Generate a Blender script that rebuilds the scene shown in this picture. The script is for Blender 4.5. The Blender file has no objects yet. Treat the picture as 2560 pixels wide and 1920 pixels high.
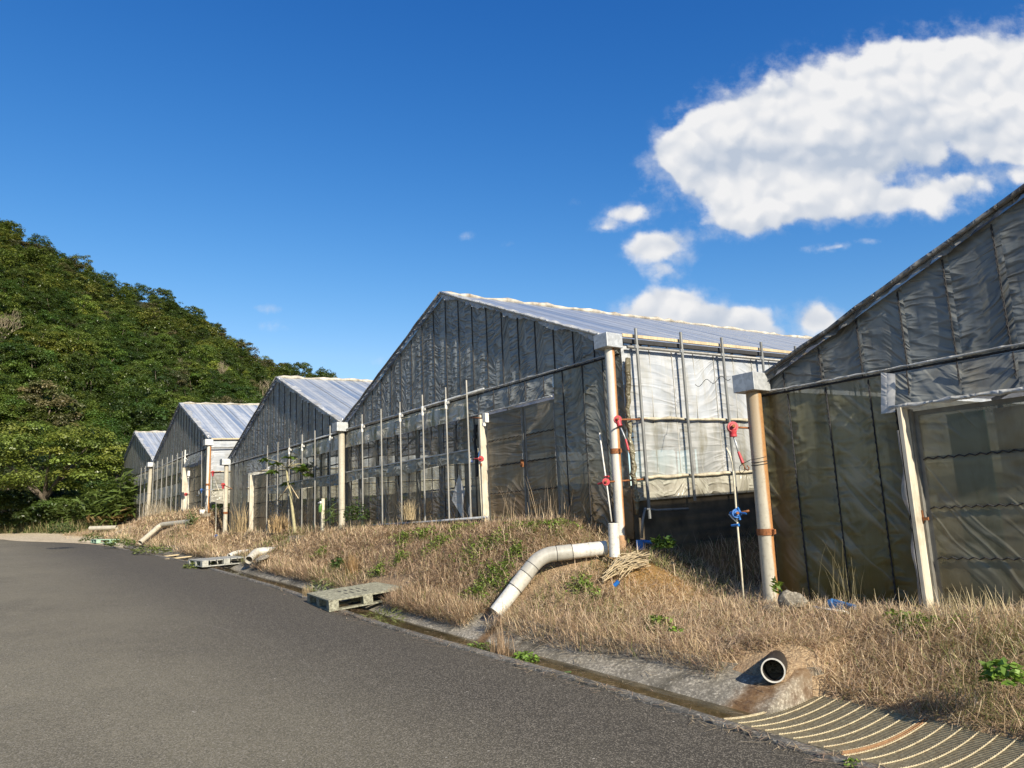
import bpy, math, random
import numpy as np
from mathutils import Vector
R = math.radians
S = bpy.context.scene
C = S.collection

# ------------------------------------------------------------------ camera
EYE = 1.55
FPX, PITCH, ROLL, YAW = 1900.6, R(10.2012), R(2.5493), R(53.4722)
_fw = np.array([-math.sin(YAW) * math.cos(PITCH), math.cos(YAW) * math.cos(PITCH), math.sin(PITCH)])
_rt = np.array([math.cos(YAW), math.sin(YAW), 0.0])
_up = np.cross(_rt, _fw)
_r2 = math.cos(ROLL) * _rt - math.sin(ROLL) * _up
_u2 = math.sin(ROLL) * _rt + math.cos(ROLL) * _up
cam = bpy.data.cameras.new('camera')
cam.sensor_width = 36.0
cam.lens = 36.0 * FPX / 2560.0
cam.clip_start, cam.clip_end = 0.1, 3000.0
camo = bpy.data.objects.new('camera', cam)
C.objects.link(camo)
from mathutils import Matrix
camo.matrix_world = Matrix(((_r2[0], _u2[0], -_fw[0], 0), (_r2[1], _u2[1], -_fw[1], 0),
                            (_r2[2], _u2[2], -_fw[2], EYE), (0, 0, 0, 1)))
S.camera = camo


def ray(px, py):
    return _fw + _r2 * (px - 1280) / FPX - _u2 * (py - 960) / FPX


def onY(px, py, Y):          # survey helpers: a sight line met with a known wall / level
    d = ray(px, py)
    p = d * (Y / d[1])
    return (p[0], p[1], p[2] + EYE)


def onX(px, py, X):
    d = ray(px, py)
    p = d * (X / d[0])
    return (p[0], p[1], p[2] + EYE)


# ------------------------------------------------------------------ render settings
S.render.engine = 'CYCLES'
S.view_settings.view_transform = 'Standard'
S.view_settings.look = 'None'
S.view_settings.gamma = 1.0
S.view_settings.exposure = 0.78
cy = S.cycles
cy.max_bounces, cy.diffuse_bounces, cy.glossy_bounces = 6, 3, 2
cy.transmission_bounces, cy.transparent_max_bounces = 4, 16
cy.sample_clamp_indirect = 4.0
cy.caustics_reflective = cy.caustics_refractive = False
try:
    cy.use_denoising = True
    cy.denoiser = 'OPENIMAGEDENOISE'
except Exception:
    pass

# ------------------------------------------------------------------ sun + sky
SUN_EL, SUN_AZ = R(29.0), R(-6.0)        # azimuth measured from +X towards +Y
sund = np.array([math.cos(SUN_AZ) * math.cos(SUN_EL), math.sin(SUN_AZ) * math.cos(SUN_EL), math.sin(SUN_EL)])
sl = bpy.data.lights.new('sun', 'SUN')
sl.energy = 4.9
sl.angle = R(0.5)
sl.color = (1.0, 0.90, 0.74)
slo = bpy.data.objects.new('sun', sl)
C.objects.link(slo)
slo.rotation_euler = Vector(sund).to_track_quat('Z', 'Y').to_euler()


def nd(nt, typ, ins=None, **kw):
    n = nt.nodes.new(typ)
    for k, v in kw.items():
        setattr(n, k, v)
    for k, v in (ins or {}).items():
        s = n.inputs[k]
        if isinstance(v, bpy.types.NodeSocket):
            nt.links.new(v, s)
        else:
            if hasattr(s, 'default_value') and s.type == 'RGBA' and len(v) == 3:
                v = (*v, 1.0)
            s.default_value = v
    return n


def mth(nt, op, a, b=0.0, c=0.0, clamp=False):
    n = nd(nt, 'ShaderNodeMath', {0: a, 1: b, 2: c}, operation=op)
    n.use_clamp = clamp
    return n.outputs[0]


def vmt(nt, op, a, b=(0, 0, 0)):
    n = nd(nt, 'ShaderNodeVectorMath', {0: a, 1: b}, operation=op)
    return n.outputs['Value'] if op in ('DOT_PRODUCT', 'LENGTH') else n.outputs['Vector']


def mapr(nt, v, a, b, c=0.0, d=1.0, smooth=False):
    n = nd(nt, 'ShaderNodeMapRange', {'Value': v, 'From Min': a, 'From Max': b, 'To Min': c, 'To Max': d})
    if smooth:
        n.interpolation_type = 'SMOOTHSTEP'
    return n.outputs[0]


def mixc(nt, f, a, b, bt='MIX'):
    n = nd(nt, 'ShaderNodeMix', {0: f}, data_type='RGBA', blend_type=bt)
    for i, v in ((6, a), (7, b)):
        s = n.inputs[i]
        if isinstance(v, bpy.types.NodeSocket):
            nt.links.new(v, s)
        else:
            s.default_value = (*v, 1.0) if len(v) == 3 else v
    return n.outputs[2]


def noise(nt, vec, scale, detail=3.0, rough=0.55, dist=0.0, out=0):
    n = nd(nt, 'ShaderNodeTexNoise', {'Vector': vec, 'Scale': scale, 'Detail': detail, 'Roughness': rough, 'Distortion': dist})
    return n.outputs[out]


def comb(nt, x, y, z):
    return nd(nt, 'ShaderNodeCombineXYZ', {0: x, 1: y, 2: z}).outputs[0]


def sep(nt, v):
    n = nd(nt, 'ShaderNodeSeparateXYZ', {0: v})
    return n.outputs[0], n.outputs[1], n.outputs[2]


def build_world():
    w = bpy.data.worlds.new('World')
    S.world = w
    w.use_nodes = True
    nt = w.node_tree
    nt.nodes.clear()
    sky = nd(nt, 'ShaderNodeTexSky', sky_type='NISHITA', sun_disc=False)
    sky.sun_elevation = SUN_EL
    sky.sun_rotation = R(90.0) - SUN_AZ
    sky.altitude, sky.air_density, sky.dust_density, sky.ozone_density = 0.0, 1.0, 0.25, 2.5
    skyc = nd(nt, 'ShaderNodeHueSaturation', {'Hue': 0.497, 'Saturation': 1.12, 'Value': 1.0, 'Color': sky.outputs[0]}).outputs[0]
    skyc = vmt(nt, 'MULTIPLY', skyc, (0.092, 0.092, 0.092))
    sr, sg, sb = sep(nt, skyc)          # the deep, saturated blue of the photograph's air
    sr = mth(nt, 'MINIMUM', mth(nt, 'MULTIPLY', mth(nt, 'POWER', sr, 2.0), 5.2), mth(nt, 'MULTIPLY', sr, 1.1))
    sg = mth(nt, 'MINIMUM', mth(nt, 'MULTIPLY', mth(nt, 'POWER', sg, 1.3), 1.45), mth(nt, 'MULTIPLY', sg, 1.1))
    sb = mth(nt, 'MULTIPLY', mth(nt, 'POWER', sb, 0.85), 1.06)
    skyc = vmt(nt, 'MULTIPLY', comb(nt, sr, sg, sb), (0.85, 0.85, 0.84))
    d = nd(nt, 'ShaderNodeTexCoord').outputs['Generated']
    H = (-math.sin(YAW), math.cos(YAW), 0.0)
    Rv = (math.cos(YAW), math.sin(YAW), 0.0)
    dh = mth(nt, 'MAXIMUM', vmt(nt, 'DOT_PRODUCT', d, H), 0.05)
    p = mth(nt, 'DIVIDE', vmt(nt, 'DOT_PRODUCT', d, Rv), dh)
    _, _, dz = sep(nt, d)
    q = mth(nt, 'DIVIDE', dz, dh)
    pq = comb(nt, p, q, 0.0)
    # clouds: bearing, height and half-widths of each puff
    puffs = [(1735, 400, 105, 85, 1.0), (1690, 385, 60, 55, .9), (1860, 330, 140, 110, 1.1), (2010, 290, 160, 120, 1.1), (2180, 240, 180, 120, 1.2),
             (2360, 190, 170, 110, 1.2), (2500, 190, 130, 110, 1.2), (2640, 230, 160, 170, 1.2), (1830, 480, 120, 80, 1.0),
             (1880, 540, 120, 45, .9), (2020, 510, 150, 55, .9), (2230, 500, 180, 50, .9), (2400, 460, 110, 45, .7), (2230, 380, 140, 90, .9),
             (2330, 330, 120, 90, .9), (2530, 375, 95, 55, .95), (1960, 420, 150, 80, .9), (2110, 440, 120, 70, .8), (2440, 300, 110, 90, .8), (2540, 450, 60, 30, .5),
             (1575, 530, 60, 34, .72), (1515, 560, 44, 20, .60), (1645, 622, 62, 42, .95), (1668, 680, 46, 22, .5), (1706, 650, 40, 24, .45),
             (1600, 785, 60, 40, .9), (1680, 770, 75, 50, 1.1), (1780, 800, 85, 45, 1.05), (1870, 815, 80, 42, .95), (2040, 800, 50, 42, .9),
             (1960, 845, 70, 25, .6), (2075, 620, 60, 13, .45), (2170, 605, 40, 9, .35), (665, 770, 34, 10, .5), (690, 808, 48, 16, .35), (950, 900, 34, 14, .32),
             (820, 905, 40, 14, .32), (1600, 480, 40, 18, .36), (1700, 585, 50, 20, .42), (1440, 515, 26, 18, .3), (1180, 590, 40, 14, .27), (1260, 610, 34, 12, .25)]
    wn = nd(nt, 'ShaderNodeTexNoise', {'Vector': pq, 'Scale': 9.0, 'Detail': 5.0, 'Roughness': 0.6}).outputs['Color']
    pw = vmt(nt, 'ADD', pq, vmt(nt, 'MULTIPLY', vmt(nt, 'SUBTRACT', wn, (.5, .5, .5)), (.05, .035, 0)))
    tot = None
    for (cx, cyy, rx, ry, st) in puffs:
        dd = ray(cx, cyy)
        h = dd[0] * H[0] + dd[1] * H[1]
        pc = (dd[0] * Rv[0] + dd[1] * Rv[1]) / h
        qc = dd[2] / h
        v = vmt(nt, 'MULTIPLY', vmt(nt, 'SUBTRACT', pw, (pc, qc, 0)), (FPX / rx, FPX / ry, 0))
        e = mth(nt, 'MULTIPLY', mth(nt, 'POWER', 2.2, mth(nt, 'MULTIPLY', vmt(nt, 'DOT_PRODUCT', v, v), -1.0)), st)
        tot = e if tot is None else mth(nt, 'MAXIMUM', mth(nt, 'MULTIPLY', mth(nt, 'ADD', tot, e), 0.72), mth(nt, 'MAXIMUM', tot, e))
    f3 = noise(nt, pq, 26.0, 7.0, 0.62)

    def billow(v):
        o = None
        for sc_, w_ in ((8.0, .62), (17.0, .40), (36.0, .26)):
            vo = nd(nt, 'ShaderNodeTexVoronoi', {'Vector': v, 'Scale': sc_, 'Smoothness': 0.35, 'Randomness': 1.0}, voronoi_dimensions='2D', feature='SMOOTH_F1').outputs['Distance']
            q_ = mth(nt, 'MULTIPLY', mth(nt, 'SUBTRACT', 0.42, vo), w_ * 1.35)
            o = q_ if o is None else mth(nt, 'ADD', o, q_)
        return o

    pv = vmt(nt, 'ADD', pq, vmt(nt, 'MULTIPLY', vmt(nt, 'SUBTRACT', wn, (.5, .5, .5)), (.06, .05, 0)))
    b0 = billow(pv)
    b1 = billow(vmt(nt, 'ADD', pv, (-0.004, 0.013, 0)))
    nz = mth(nt, 'ADD', mth(nt, 'MULTIPLY', b0, 0.85), mth(nt, 'MULTIPLY', mth(nt, 'SUBTRACT', f3, 0.5), 0.75))
    dens = mth(nt, 'ADD', mth(nt, 'MULTIPLY', tot, 1.5), nz)
    al = mapr(nt, dens, 0.50, 1.02, 0, 1, True)
    wis = mapr(nt, mth(nt, 'ADD', tot, mth(nt, 'MULTIPLY', mth(nt, 'SUBTRACT', f3, 0.5), 1.5)), 0.12, 0.85, 0, 0.45, True)
    wis = mth(nt, 'MULTIPLY', wis, mapr(nt, tot, 0.03, 0.22, 0, 1, True))
    al = mth(nt, 'MAXIMUM', al, wis)
    al = mth(nt, 'MULTIPLY', al, mapr(nt, tot, 0.03, 0.2, 0, 1, True))
    al = mth(nt, 'MULTIPLY', al, mapr(nt, vmt(nt, 'DOT_PRODUCT', d, H), 0.1, 0.2))
    # grey, thicker hearts of the clouds and relief towards the sun
    greys = [(2080, 385, 210, 52, .95), (2330, 405, 190, 62, .9), (1850, 415, 130, 48, .65), (2490, 320, 110, 46, .5), (1960, 562, 210, 26, .6), (2300, 545, 160, 22, .5),
             (1740, 838, 190, 22, .7), (1665, 680, 60, 26, .55), (1720, 500, 70, 40, .35), (2050, 840, 60, 20, .5), (2150, 300, 160, 30, .3)]
    gt = None
    for (cx, cyy, rx, ry, st) in greys:
        dd = ray(cx, cyy)
        h = dd[0] * H[0] + dd[1] * H[1]
        v = vmt(nt, 'MULTIPLY', vmt(nt, 'SUBTRACT', pw, ((dd[0] * Rv[0] + dd[1] * Rv[1]) / h, dd[2] / h, 0)), (FPX / rx, FPX / ry, 0))
        e = mth(nt, 'MULTIPLY', mth(nt, 'POWER', 1.8, mth(nt, 'MULTIPLY', vmt(nt, 'DOT_PRODUCT', v, v), -1.0)), st)
        gt = e if gt is None else mth(nt, 'ADD', gt, e)
    sh = mth(nt, 'SUBTRACT', 0.86, mth(nt, 'MULTIPLY', mth(nt, 'MINIMUM', gt, 1.15), 0.55))
    sh = mth(nt, 'ADD', sh, mth(nt, 'MULTIPLY', mth(nt, 'SUBTRACT', b0, b1), 1.5))
    sh = mth(nt, 'ADD', sh, mth(nt, 'MULTIPLY', b0, 0.30))
    sh = mapr(nt, sh, 0.0, 1.0, 0, 1)
    cc = mixc(nt, sh, (0.295, 0.335, 0.40), (0.515, 0.515, 0.52))
    fin = mixc(nt, al, skyc, cc)
    bg = nd(nt, 'ShaderNodeBackground', {'Color': fin, 'Strength': 1.0})
    out = nd(nt, 'ShaderNodeOutputWorld')
    nt.links.new(bg.outputs[0], out.inputs[0])
    try:
        w.cycles.sampling_method = 'MANUAL'
        w.cycles.sample_map_resolution = 512
    except Exception:
        pass


build_world()

# ------------------------------------------------------------------ materials
def newmat(name):
    m = bpy.data.materials.new(name)
    m.use_nodes = True
    m.node_tree.nodes.clear()
    return m, m.node_tree


def finish(nt, sh):
    out = nd(nt, 'ShaderNodeOutputMaterial')
    nt.links.new(sh, out.inputs[0])


def princ(nt, color, rough=0.6, bump=None, bs=0.3, bd=0.01, metal=0.0, spec=0.4, normal=None):
    ins = {'Base Color': color, 'Roughness': rough, 'Metallic': metal, 'Specular IOR Level': spec}
    if bump is not None:
        b = nd(nt, 'ShaderNodeBump', {'Height': bump, 'Strength': bs, 'Distance': bd})
        ins['Normal'] = b.outputs[0]
    p = nd(nt, 'ShaderNodeBsdfPrincipled', ins)
    return p.outputs[0]


def pos(nt):
    return nd(nt, 'ShaderNodeNewGeometry').outputs['Position']


def objc(nt):
    return nd(nt, 'ShaderNodeTexCoord').outputs['Object']


def simple(name, col, rough=0.55, var=0.25, scale=14.0, metal=0.0, dirt=None, dirt_amt=0.5, spec=0.4):
    """painted / worn surface: tone variation, grime blotches, fine bump"""
    m, nt = newmat(name)
    v = objc(nt)
    n1 = noise(nt, v, scale, 5, 0.6)
    c = mixc(nt, mapr(nt, n1, 0.3, 0.7), tuple(x * (1 - var) for x in col), tuple(min(1, x * (1 + var)) for x in col))
    if dirt:
        n2 = noise(nt, vmt(nt, 'MULTIPLY', v, (1, 1, .45)), scale * 0.6, 6, 0.65, 0.4)
        c = mixc(nt, mapr(nt, n2, 0.5, 0.72, 0, dirt_amt), c, dirt)
    finish(nt, princ(nt, c, rough, n1, 0.15, 0.004, metal, spec))
    return m


def wrinkle(nt, axis, phase, spacing, freq=7.5, centre=.45, kg=4.0):
    """height of film pulled between seams: chevron folds running off every seam line"""
    x, y, z = sep(nt, pos(nt))
    h = x if axis == 'X' else y
    s = mth(nt, 'DIVIDE', mth(nt, 'SUBTRACT', h, phase), spacing)
    i = mth(nt, 'FLOOR', s)
    fr = mth(nt, 'SUBTRACT', mth(nt, 'FRACT', s), 0.5)
    af = mth(nt, 'ABSOLUTE', fr)
    rnd = nd(nt, 'ShaderNodeTexWhiteNoise', {'W': i}, noise_dimensions='1D').outputs['Value']
    lowv = noise(nt, comb(nt, mth(nt, 'MULTIPLY', i, 7.31), mth(nt, 'MULTIPLY', z, 0.9), 0.0), 1.0, 1.0)
    k = mth(nt, 'ADD', mth(nt, 'MULTIPLY', mth(nt, 'SUBTRACT', rnd, 0.5), kg * .45), mth(nt, 'MULTIPLY', mth(nt, 'SUBTRACT', lowv, 0.5), kg))
    sg = mth(nt, 'ADD', mth(nt, 'MULTIPLY', af, 0.55), mth(nt, 'MULTIPLY', fr, 0.75))
    a = mth(nt, 'ADD', z, mth(nt, 'MULTIPLY', mth(nt, 'MULTIPLY', sg, spacing), k))
    vec = comb(nt, mth(nt, 'ADD', mth(nt, 'MULTIPLY', i, 5.3), mth(nt, 'MULTIPLY', fr, 1.1)), mth(nt, 'MULTIPLY', a, freq), 0.0)
    n = noise(nt, vec, 1.0, 2.0, 0.45, 0.2)
    rid = mth(nt, 'SUBTRACT', 1.0, mth(nt, 'ABSOLUTE', mth(nt, 'SUBTRACT', mth(nt, 'MULTIPLY', n, 2.0), 1.0)))
    rid = mth(nt, 'ADD', mth(nt, 'MULTIPLY', mapr(nt, rid, .70, 1.0, 0, 1, True), .8), mth(nt, 'MULTIPLY', mth(nt, 'POWER', rid, 2.0), .2))
    amt = mapr(nt, noise(nt, comb(nt, mth(nt, 'MULTIPLY', i, 3.1), mth(nt, 'MULTIPLY', z, 0.7), 2.0), 1.0, 1.0), 0.35, 0.65, 0.35, 1.0)
    msk = mth(nt, 'MULTIPLY', mapr(nt, af, 0.05, 0.5, centre, 1.0, True), amt)
    soft = noise(nt, pos(nt), 2.3, 2, 0.5)
    ht = mth(nt, 'ADD', mth(nt, 'MULTIPLY', rid, msk), mth(nt, 'MULTIPLY', soft, 0.22))
    pull = mapr(nt, af, 0.44, 0.5, 0.0, -0.05, True)
    return mth(nt, 'ADD', ht, pull), rid, i, fr


def fres(nt):
    bf = nd(nt, 'ShaderNodeNewGeometry').outputs['Backfacing']
    return nd(nt, 'ShaderNodeFresnel', {'IOR': mapr(nt, bf, 0, 1, 1.45, 1 / 1.45)}).outputs[0]


def film(name, col, axis='X', phase=-9.14, spacing=0.455, clear=0.2, transl=0.35, bd=0.03, bs=0.8, gloss=0.3, grime=None, grime_amt=0.5,
         rough=0.22, streak=0.0, clear_var=0.0, low=None, freq=7.5, centre=.45, diag=0.0, kg=4.0):
    m, nt = newmat(name)
    ht, rid, i, fr = wrinkle(nt, axis, phase, spacing, freq, centre, kg)
    nrm = nd(nt, 'ShaderNodeBump', {'Height': ht, 'Strength': bs, 'Distance': bd}).outputs[0]
    P = pos(nt)
    n1 = noise(nt, P, 1.6, 4, 0.6)
    c = mixc(nt, mapr(nt, n1, 0.3, 0.7), tuple(x * 0.72 for x in col), tuple(min(1, x * 1.25) for x in col))
    fold_light = mth(nt, 'MULTIPLY', mapr(nt, rid, 0.45, 1.0, 0.0, 0.42), mapr(nt, mth(nt, 'ABSOLUTE', fr), .1, .5, .5, 1.0))  # paler fold ridges: light caught by the creases, put into the colour
    c = mixc(nt, fold_light, c, tuple(min(.8, x * 2.0) for x in col))
    if grime:
        g = noise(nt, vmt(nt, 'MULTIPLY', P, (3.0, 3.0, 0.8)), 1.3, 6, 0.65, 0.3)
        c = mixc(nt, mapr(nt, g, 0.48, 0.66, 0, grime_amt), c, grime)
    if low:                                   # second colour at the foot of the sheet, fading upwards
        zf, hgt, lc, la = low
        _, _, z = sep(nt, P)
        zz = mth(nt, 'ADD', z, mth(nt, 'MULTIPLY', mth(nt, 'SUBTRACT', noise(nt, vmt(nt, 'MULTIPLY', P, (3, 3, 1)), 1.5, 4, .6), 0.5), hgt * 1.1))
        c = mixc(nt, mapr(nt, zz, zf, zf + hgt, la, 0.0, True), c, lc)
    if diag:                                  # slantwise creases across several panels, their glare painted in as paler colour
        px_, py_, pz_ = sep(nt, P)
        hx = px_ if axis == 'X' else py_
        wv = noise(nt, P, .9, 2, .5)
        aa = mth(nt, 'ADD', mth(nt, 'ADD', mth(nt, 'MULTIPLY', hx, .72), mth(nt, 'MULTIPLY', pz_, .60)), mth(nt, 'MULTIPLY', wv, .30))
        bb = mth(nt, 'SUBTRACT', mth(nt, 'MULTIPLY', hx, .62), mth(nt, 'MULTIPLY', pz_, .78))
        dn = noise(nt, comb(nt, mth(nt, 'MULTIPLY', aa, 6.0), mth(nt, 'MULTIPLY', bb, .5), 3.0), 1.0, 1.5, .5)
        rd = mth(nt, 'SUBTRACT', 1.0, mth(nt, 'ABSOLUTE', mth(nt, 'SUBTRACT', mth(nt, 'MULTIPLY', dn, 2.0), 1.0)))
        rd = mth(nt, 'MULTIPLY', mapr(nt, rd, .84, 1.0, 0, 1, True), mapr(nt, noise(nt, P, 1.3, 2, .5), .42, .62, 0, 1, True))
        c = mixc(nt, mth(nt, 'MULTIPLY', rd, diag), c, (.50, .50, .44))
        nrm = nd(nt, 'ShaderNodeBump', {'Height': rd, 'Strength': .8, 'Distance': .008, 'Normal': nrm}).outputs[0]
    df = nd(nt, 'ShaderNodeBsdfDiffuse', {'Color': c, 'Normal': nrm}).outputs[0]
    tl = nd(nt, 'ShaderNodeBsdfTranslucent', {'Color': c, 'Normal': nrm}).outputs[0]
    b = nd(nt, 'ShaderNodeMixShader', {0: transl, 1: df, 2: tl}).outputs[0]
    tr = nd(nt, 'ShaderNodeBsdfTransparent', {'Color': (0.93, 0.95, 0.92)}).outputs[0]
    cf = clear
    if clear_var:
        cf = mapr(nt, noise(nt, vmt(nt, 'MULTIPLY', P, (2.2, 2.2, 0.9)), 1.0, 3, 0.5), 0.38, 0.62, clear - clear_var, clear + clear_var)
    b = nd(nt, 'ShaderNodeMixShader', {0: cf, 1: b, 2: tr}).outputs[0]
    gl = nd(nt, 'ShaderNodeBsdfGlossy', {'Color': (0.9, 0.9, 0.9), 'Roughness': rough, 'Normal': nrm}).outputs[0]
    fr_ = fres(nt)
    b = nd(nt, 'ShaderNodeMixShader', {0: mth(nt, 'MINIMUM', mth(nt, 'MULTIPLY', fr_, gloss * 2.4), .35), 1: b, 2: gl}).outputs[0]
    finish(nt, b)
    return m


def roofmat(name, col, blue, clear=0.12):
    """weathered roof film: sheets laid ridge to eave, tinted joints and purlin dots"""
    m, nt = newmat(name)
    P = pos(nt)
    x, y, z = sep(nt, P)
    st = noise(nt, comb(nt, 0.0, mth(nt, 'MULTIPLY', y, 3.4), 0.0), 1.0, 3, 0.75)
    st2 = noise(nt, vmt(nt, 'MULTIPLY', P, (0.5, 5.0, 0.5)), 1.0, 4, 0.65)
    c = mixc(nt, mapr(nt, st, 0.42, 0.58), blue, col)
    c = mixc(nt, mapr(nt, st2, 0.5, 0.75, 0, 0.8), c, tuple(min(.85, v * 1.25) for v in col))
    fy = mth(nt, 'ABSOLUTE', mth(nt, 'SUBTRACT', mth(nt, 'FRACT', mth(nt, 'DIVIDE', y, 0.91)), 0.5))
    seam = mapr(nt, fy, 0.47, 0.49, 0, 0.75)
    c = mixc(nt, seam, c, (0.10, 0.11, 0.12))
    fx = mth(nt, 'ABSOLUTE', mth(nt, 'SUBTRACT', mth(nt, 'FRACT', mth(nt, 'DIVIDE', z, 0.23)), 0.5))
    fd = mth(nt, 'FRACT', mth(nt, 'MULTIPLY', y, 3.0))
    dot = mth(nt, 'MULTIPLY', mapr(nt, fx, 0.46, 0.48, 0, 0.55), mth(nt, 'GREATER_THAN', fd, 0.45))
    c = mixc(nt, dot, c, (0.16, 0.17, 0.19))
    g = noise(nt, P, 0.9, 6, 0.65)
    c = mixc(nt, mapr(nt, g, 0.55, 0.8, 0, 0.5), c, (0.30, 0.28, 0.22))
    ht = mth(nt, 'ADD', mth(nt, 'MULTIPLY', noise(nt, vmt(nt, 'MULTIPLY', P, (2, 9, 2)), 1.0, 4, .6), 1.0), mth(nt, 'MULTIPLY', seam, -0.6))
    nrm = nd(nt, 'ShaderNodeBump', {'Height': ht, 'Strength': 0.7, 'Distance': 0.03}).outputs[0]
    df = nd(nt, 'ShaderNodeBsdfDiffuse', {'Color': c, 'Normal': nrm}).outputs[0]
    tl = nd(nt, 'ShaderNodeBsdfTranslucent', {'Color': c, 'Normal': nrm}).outputs[0]
    b = nd(nt, 'ShaderNodeMixShader', {0: 0.22, 1: df, 2: tl}).outputs[0]
    tr = nd(nt, 'ShaderNodeBsdfTransparent').outputs[0]
    b = nd(nt, 'ShaderNodeMixShader', {0: clear, 1: b, 2: tr}).outputs[0]
    gl = nd(nt, 'ShaderNodeBsdfGlossy', {'Roughness': 0.28, 'Normal': nrm}).outputs[0]
    fr_ = fres(nt)
    b = nd(nt, 'ShaderNodeMixShader', {0: mth(nt, 'MULTIPLY', fr_, 0.75), 1: b, 2: gl}).outputs[0]
    finish(nt, b)
    return m


def asphaltmat():
    m, nt = newmat('asphalt')
    P = pos(nt)
    v1 = nd(nt, 'ShaderNodeTexVoronoi', {'Vector': P, 'Scale': 115.0, 'Randomness': 1.0})
    cell = sep(nt, v1.outputs['Color'])[0]
    n2 = noise(nt, P, 160.0, 2, 0.6)
    n3 = noise(nt, P, 0.28, 5, 0.62)
    n4 = noise(nt, P, 1.5, 6, 0.68)
    base = mixc(nt, mapr(nt, n3, 0.35, 0.65), (0.104, 0.093, 0.064), (0.164, 0.148, 0.102))
    base = mixc(nt, mapr(nt, n4, 0.42, 0.66, 0, 0.6), base, (0.178, 0.159, 0.108))
    x, y, z = sep(nt, P)
    # tar-dark, less worn margin along the drain, where no wheels pass
    edge = mth(nt, 'ADD', y, mth(nt, 'MULTIPLY', mth(nt, 'SUBTRACT', n4, 0.5), 1.2))
    base = mixc(nt, mapr(nt, edge, 1.4, 4.1, 0, 0.92, True), base, (0.048, 0.043, 0.034))
    sp = mapr(nt, cell, 0.60, 0.98, 0, 0.60)
    c = mixc(nt, sp, base, (0.30, 0.27, 0.22))
    c = mixc(nt, mapr(nt, cell, 0.0, 0.4, 0.55, 0), c, (0.030, 0.028, 0.027))
    vb = nd(nt, 'ShaderNodeTexVoronoi', {'Vector': P, 'Scale': 7.0, 'Randomness': 1.0})
    peb = mapr(nt, vb.outputs['Distance'], 0.045, 0.075, 0.8, 0)
    peb = mth(nt, 'MULTIPLY', peb, mth(nt, 'GREATER_THAN', sep(nt, vb.outputs['Color'])[1], 0.72))
    c = mixc(nt, peb, c, (0.45, 0.42, 0.36))
    # faint tyre arcs
    arc = vmt(nt, 'LENGTH', vmt(nt, 'SUBTRACT', P, (-9.0, -6.5, 0.4)))
    aw = mth(nt, 'ABSOLUTE', mth(nt, 'SUBTRACT', arc, 9.6))
    c = mixc(nt, mth(nt, 'MULTIPLY', mapr(nt, aw, 0.0, 0.025, 0.16, 0), mapr(nt, n4, .4, .6)), c, (0.30, 0.28, 0.24))
    h = mth(nt, 'ADD', v1.outputs['Distance'], mth(nt, 'MULTIPLY', n2, 0.4))
    finish(nt, princ(nt, c, 0.8, h, 0.55, 0.006, spec=0.3))
    return m


def concretemat(name, base=(0.32, 0.30, 0.26), dark=(0.075, 0.068, 0.055), amt=0.85, rust=None, grain=1.0):
    m, nt = newmat(name)
    P = pos(nt)
    n1 = noise(nt, P, 1.7, 6, 0.68, 0.6)
    n2 = noise(nt, P, 34.0, 4, 0.75)
    n3 = noise(nt, P, 7.0, 5, 0.65)
    c = mixc(nt, mapr(nt, n3, 0.35, 0.7), tuple(v * .7 for v in base), tuple(v * 1.15 for v in base))
    c = mixc(nt, mapr(nt, n1, 0.44, 0.62, 0, amt), c, dark)
    c = mixc(nt, mapr(nt, n2, 0.42, 0.58, 0.75, 0), c, tuple(v * .35 for v in base))
    c = mixc(nt, mapr(nt, n2, 0.56, 0.70, 0, 0.6), c, (0.66, 0.61, 0.50))
    if rust:
        x, y, z = sep(nt, P)
        for (rx, sl_, y0, w) in rust:
            dx = mth(nt, 'ABSOLUTE', mth(nt, 'SUBTRACT', x, mth(nt, 'ADD', rx, mth(nt, 'MULTIPLY', mth(nt, 'SUBTRACT', y, y0), sl_))))
            dx = mth(nt, 'ADD', dx, mth(nt, 'MULTIPLY', mth(nt, 'SUBTRACT', n3, 0.5), w * 1.3))
            f = mth(nt, 'MULTIPLY', mapr(nt, dx, w * 0.15, w, 0.78, 0, True), mapr(nt, y, y0 + .05, y0 + .16, 1, 0))
            c = mixc(nt, f, c, mixc(nt, mapr(nt, n3, .35, .65), (0.085, 0.036, 0.010), (0.24, 0.13, 0.045)))
    h = mth(nt, 'ADD', mth(nt, 'MULTIPLY', n2, 0.7), n3)
    finish(nt, princ(nt, c, 0.9, h, 0.7, 0.012, spec=0.2))
    return m


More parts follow.
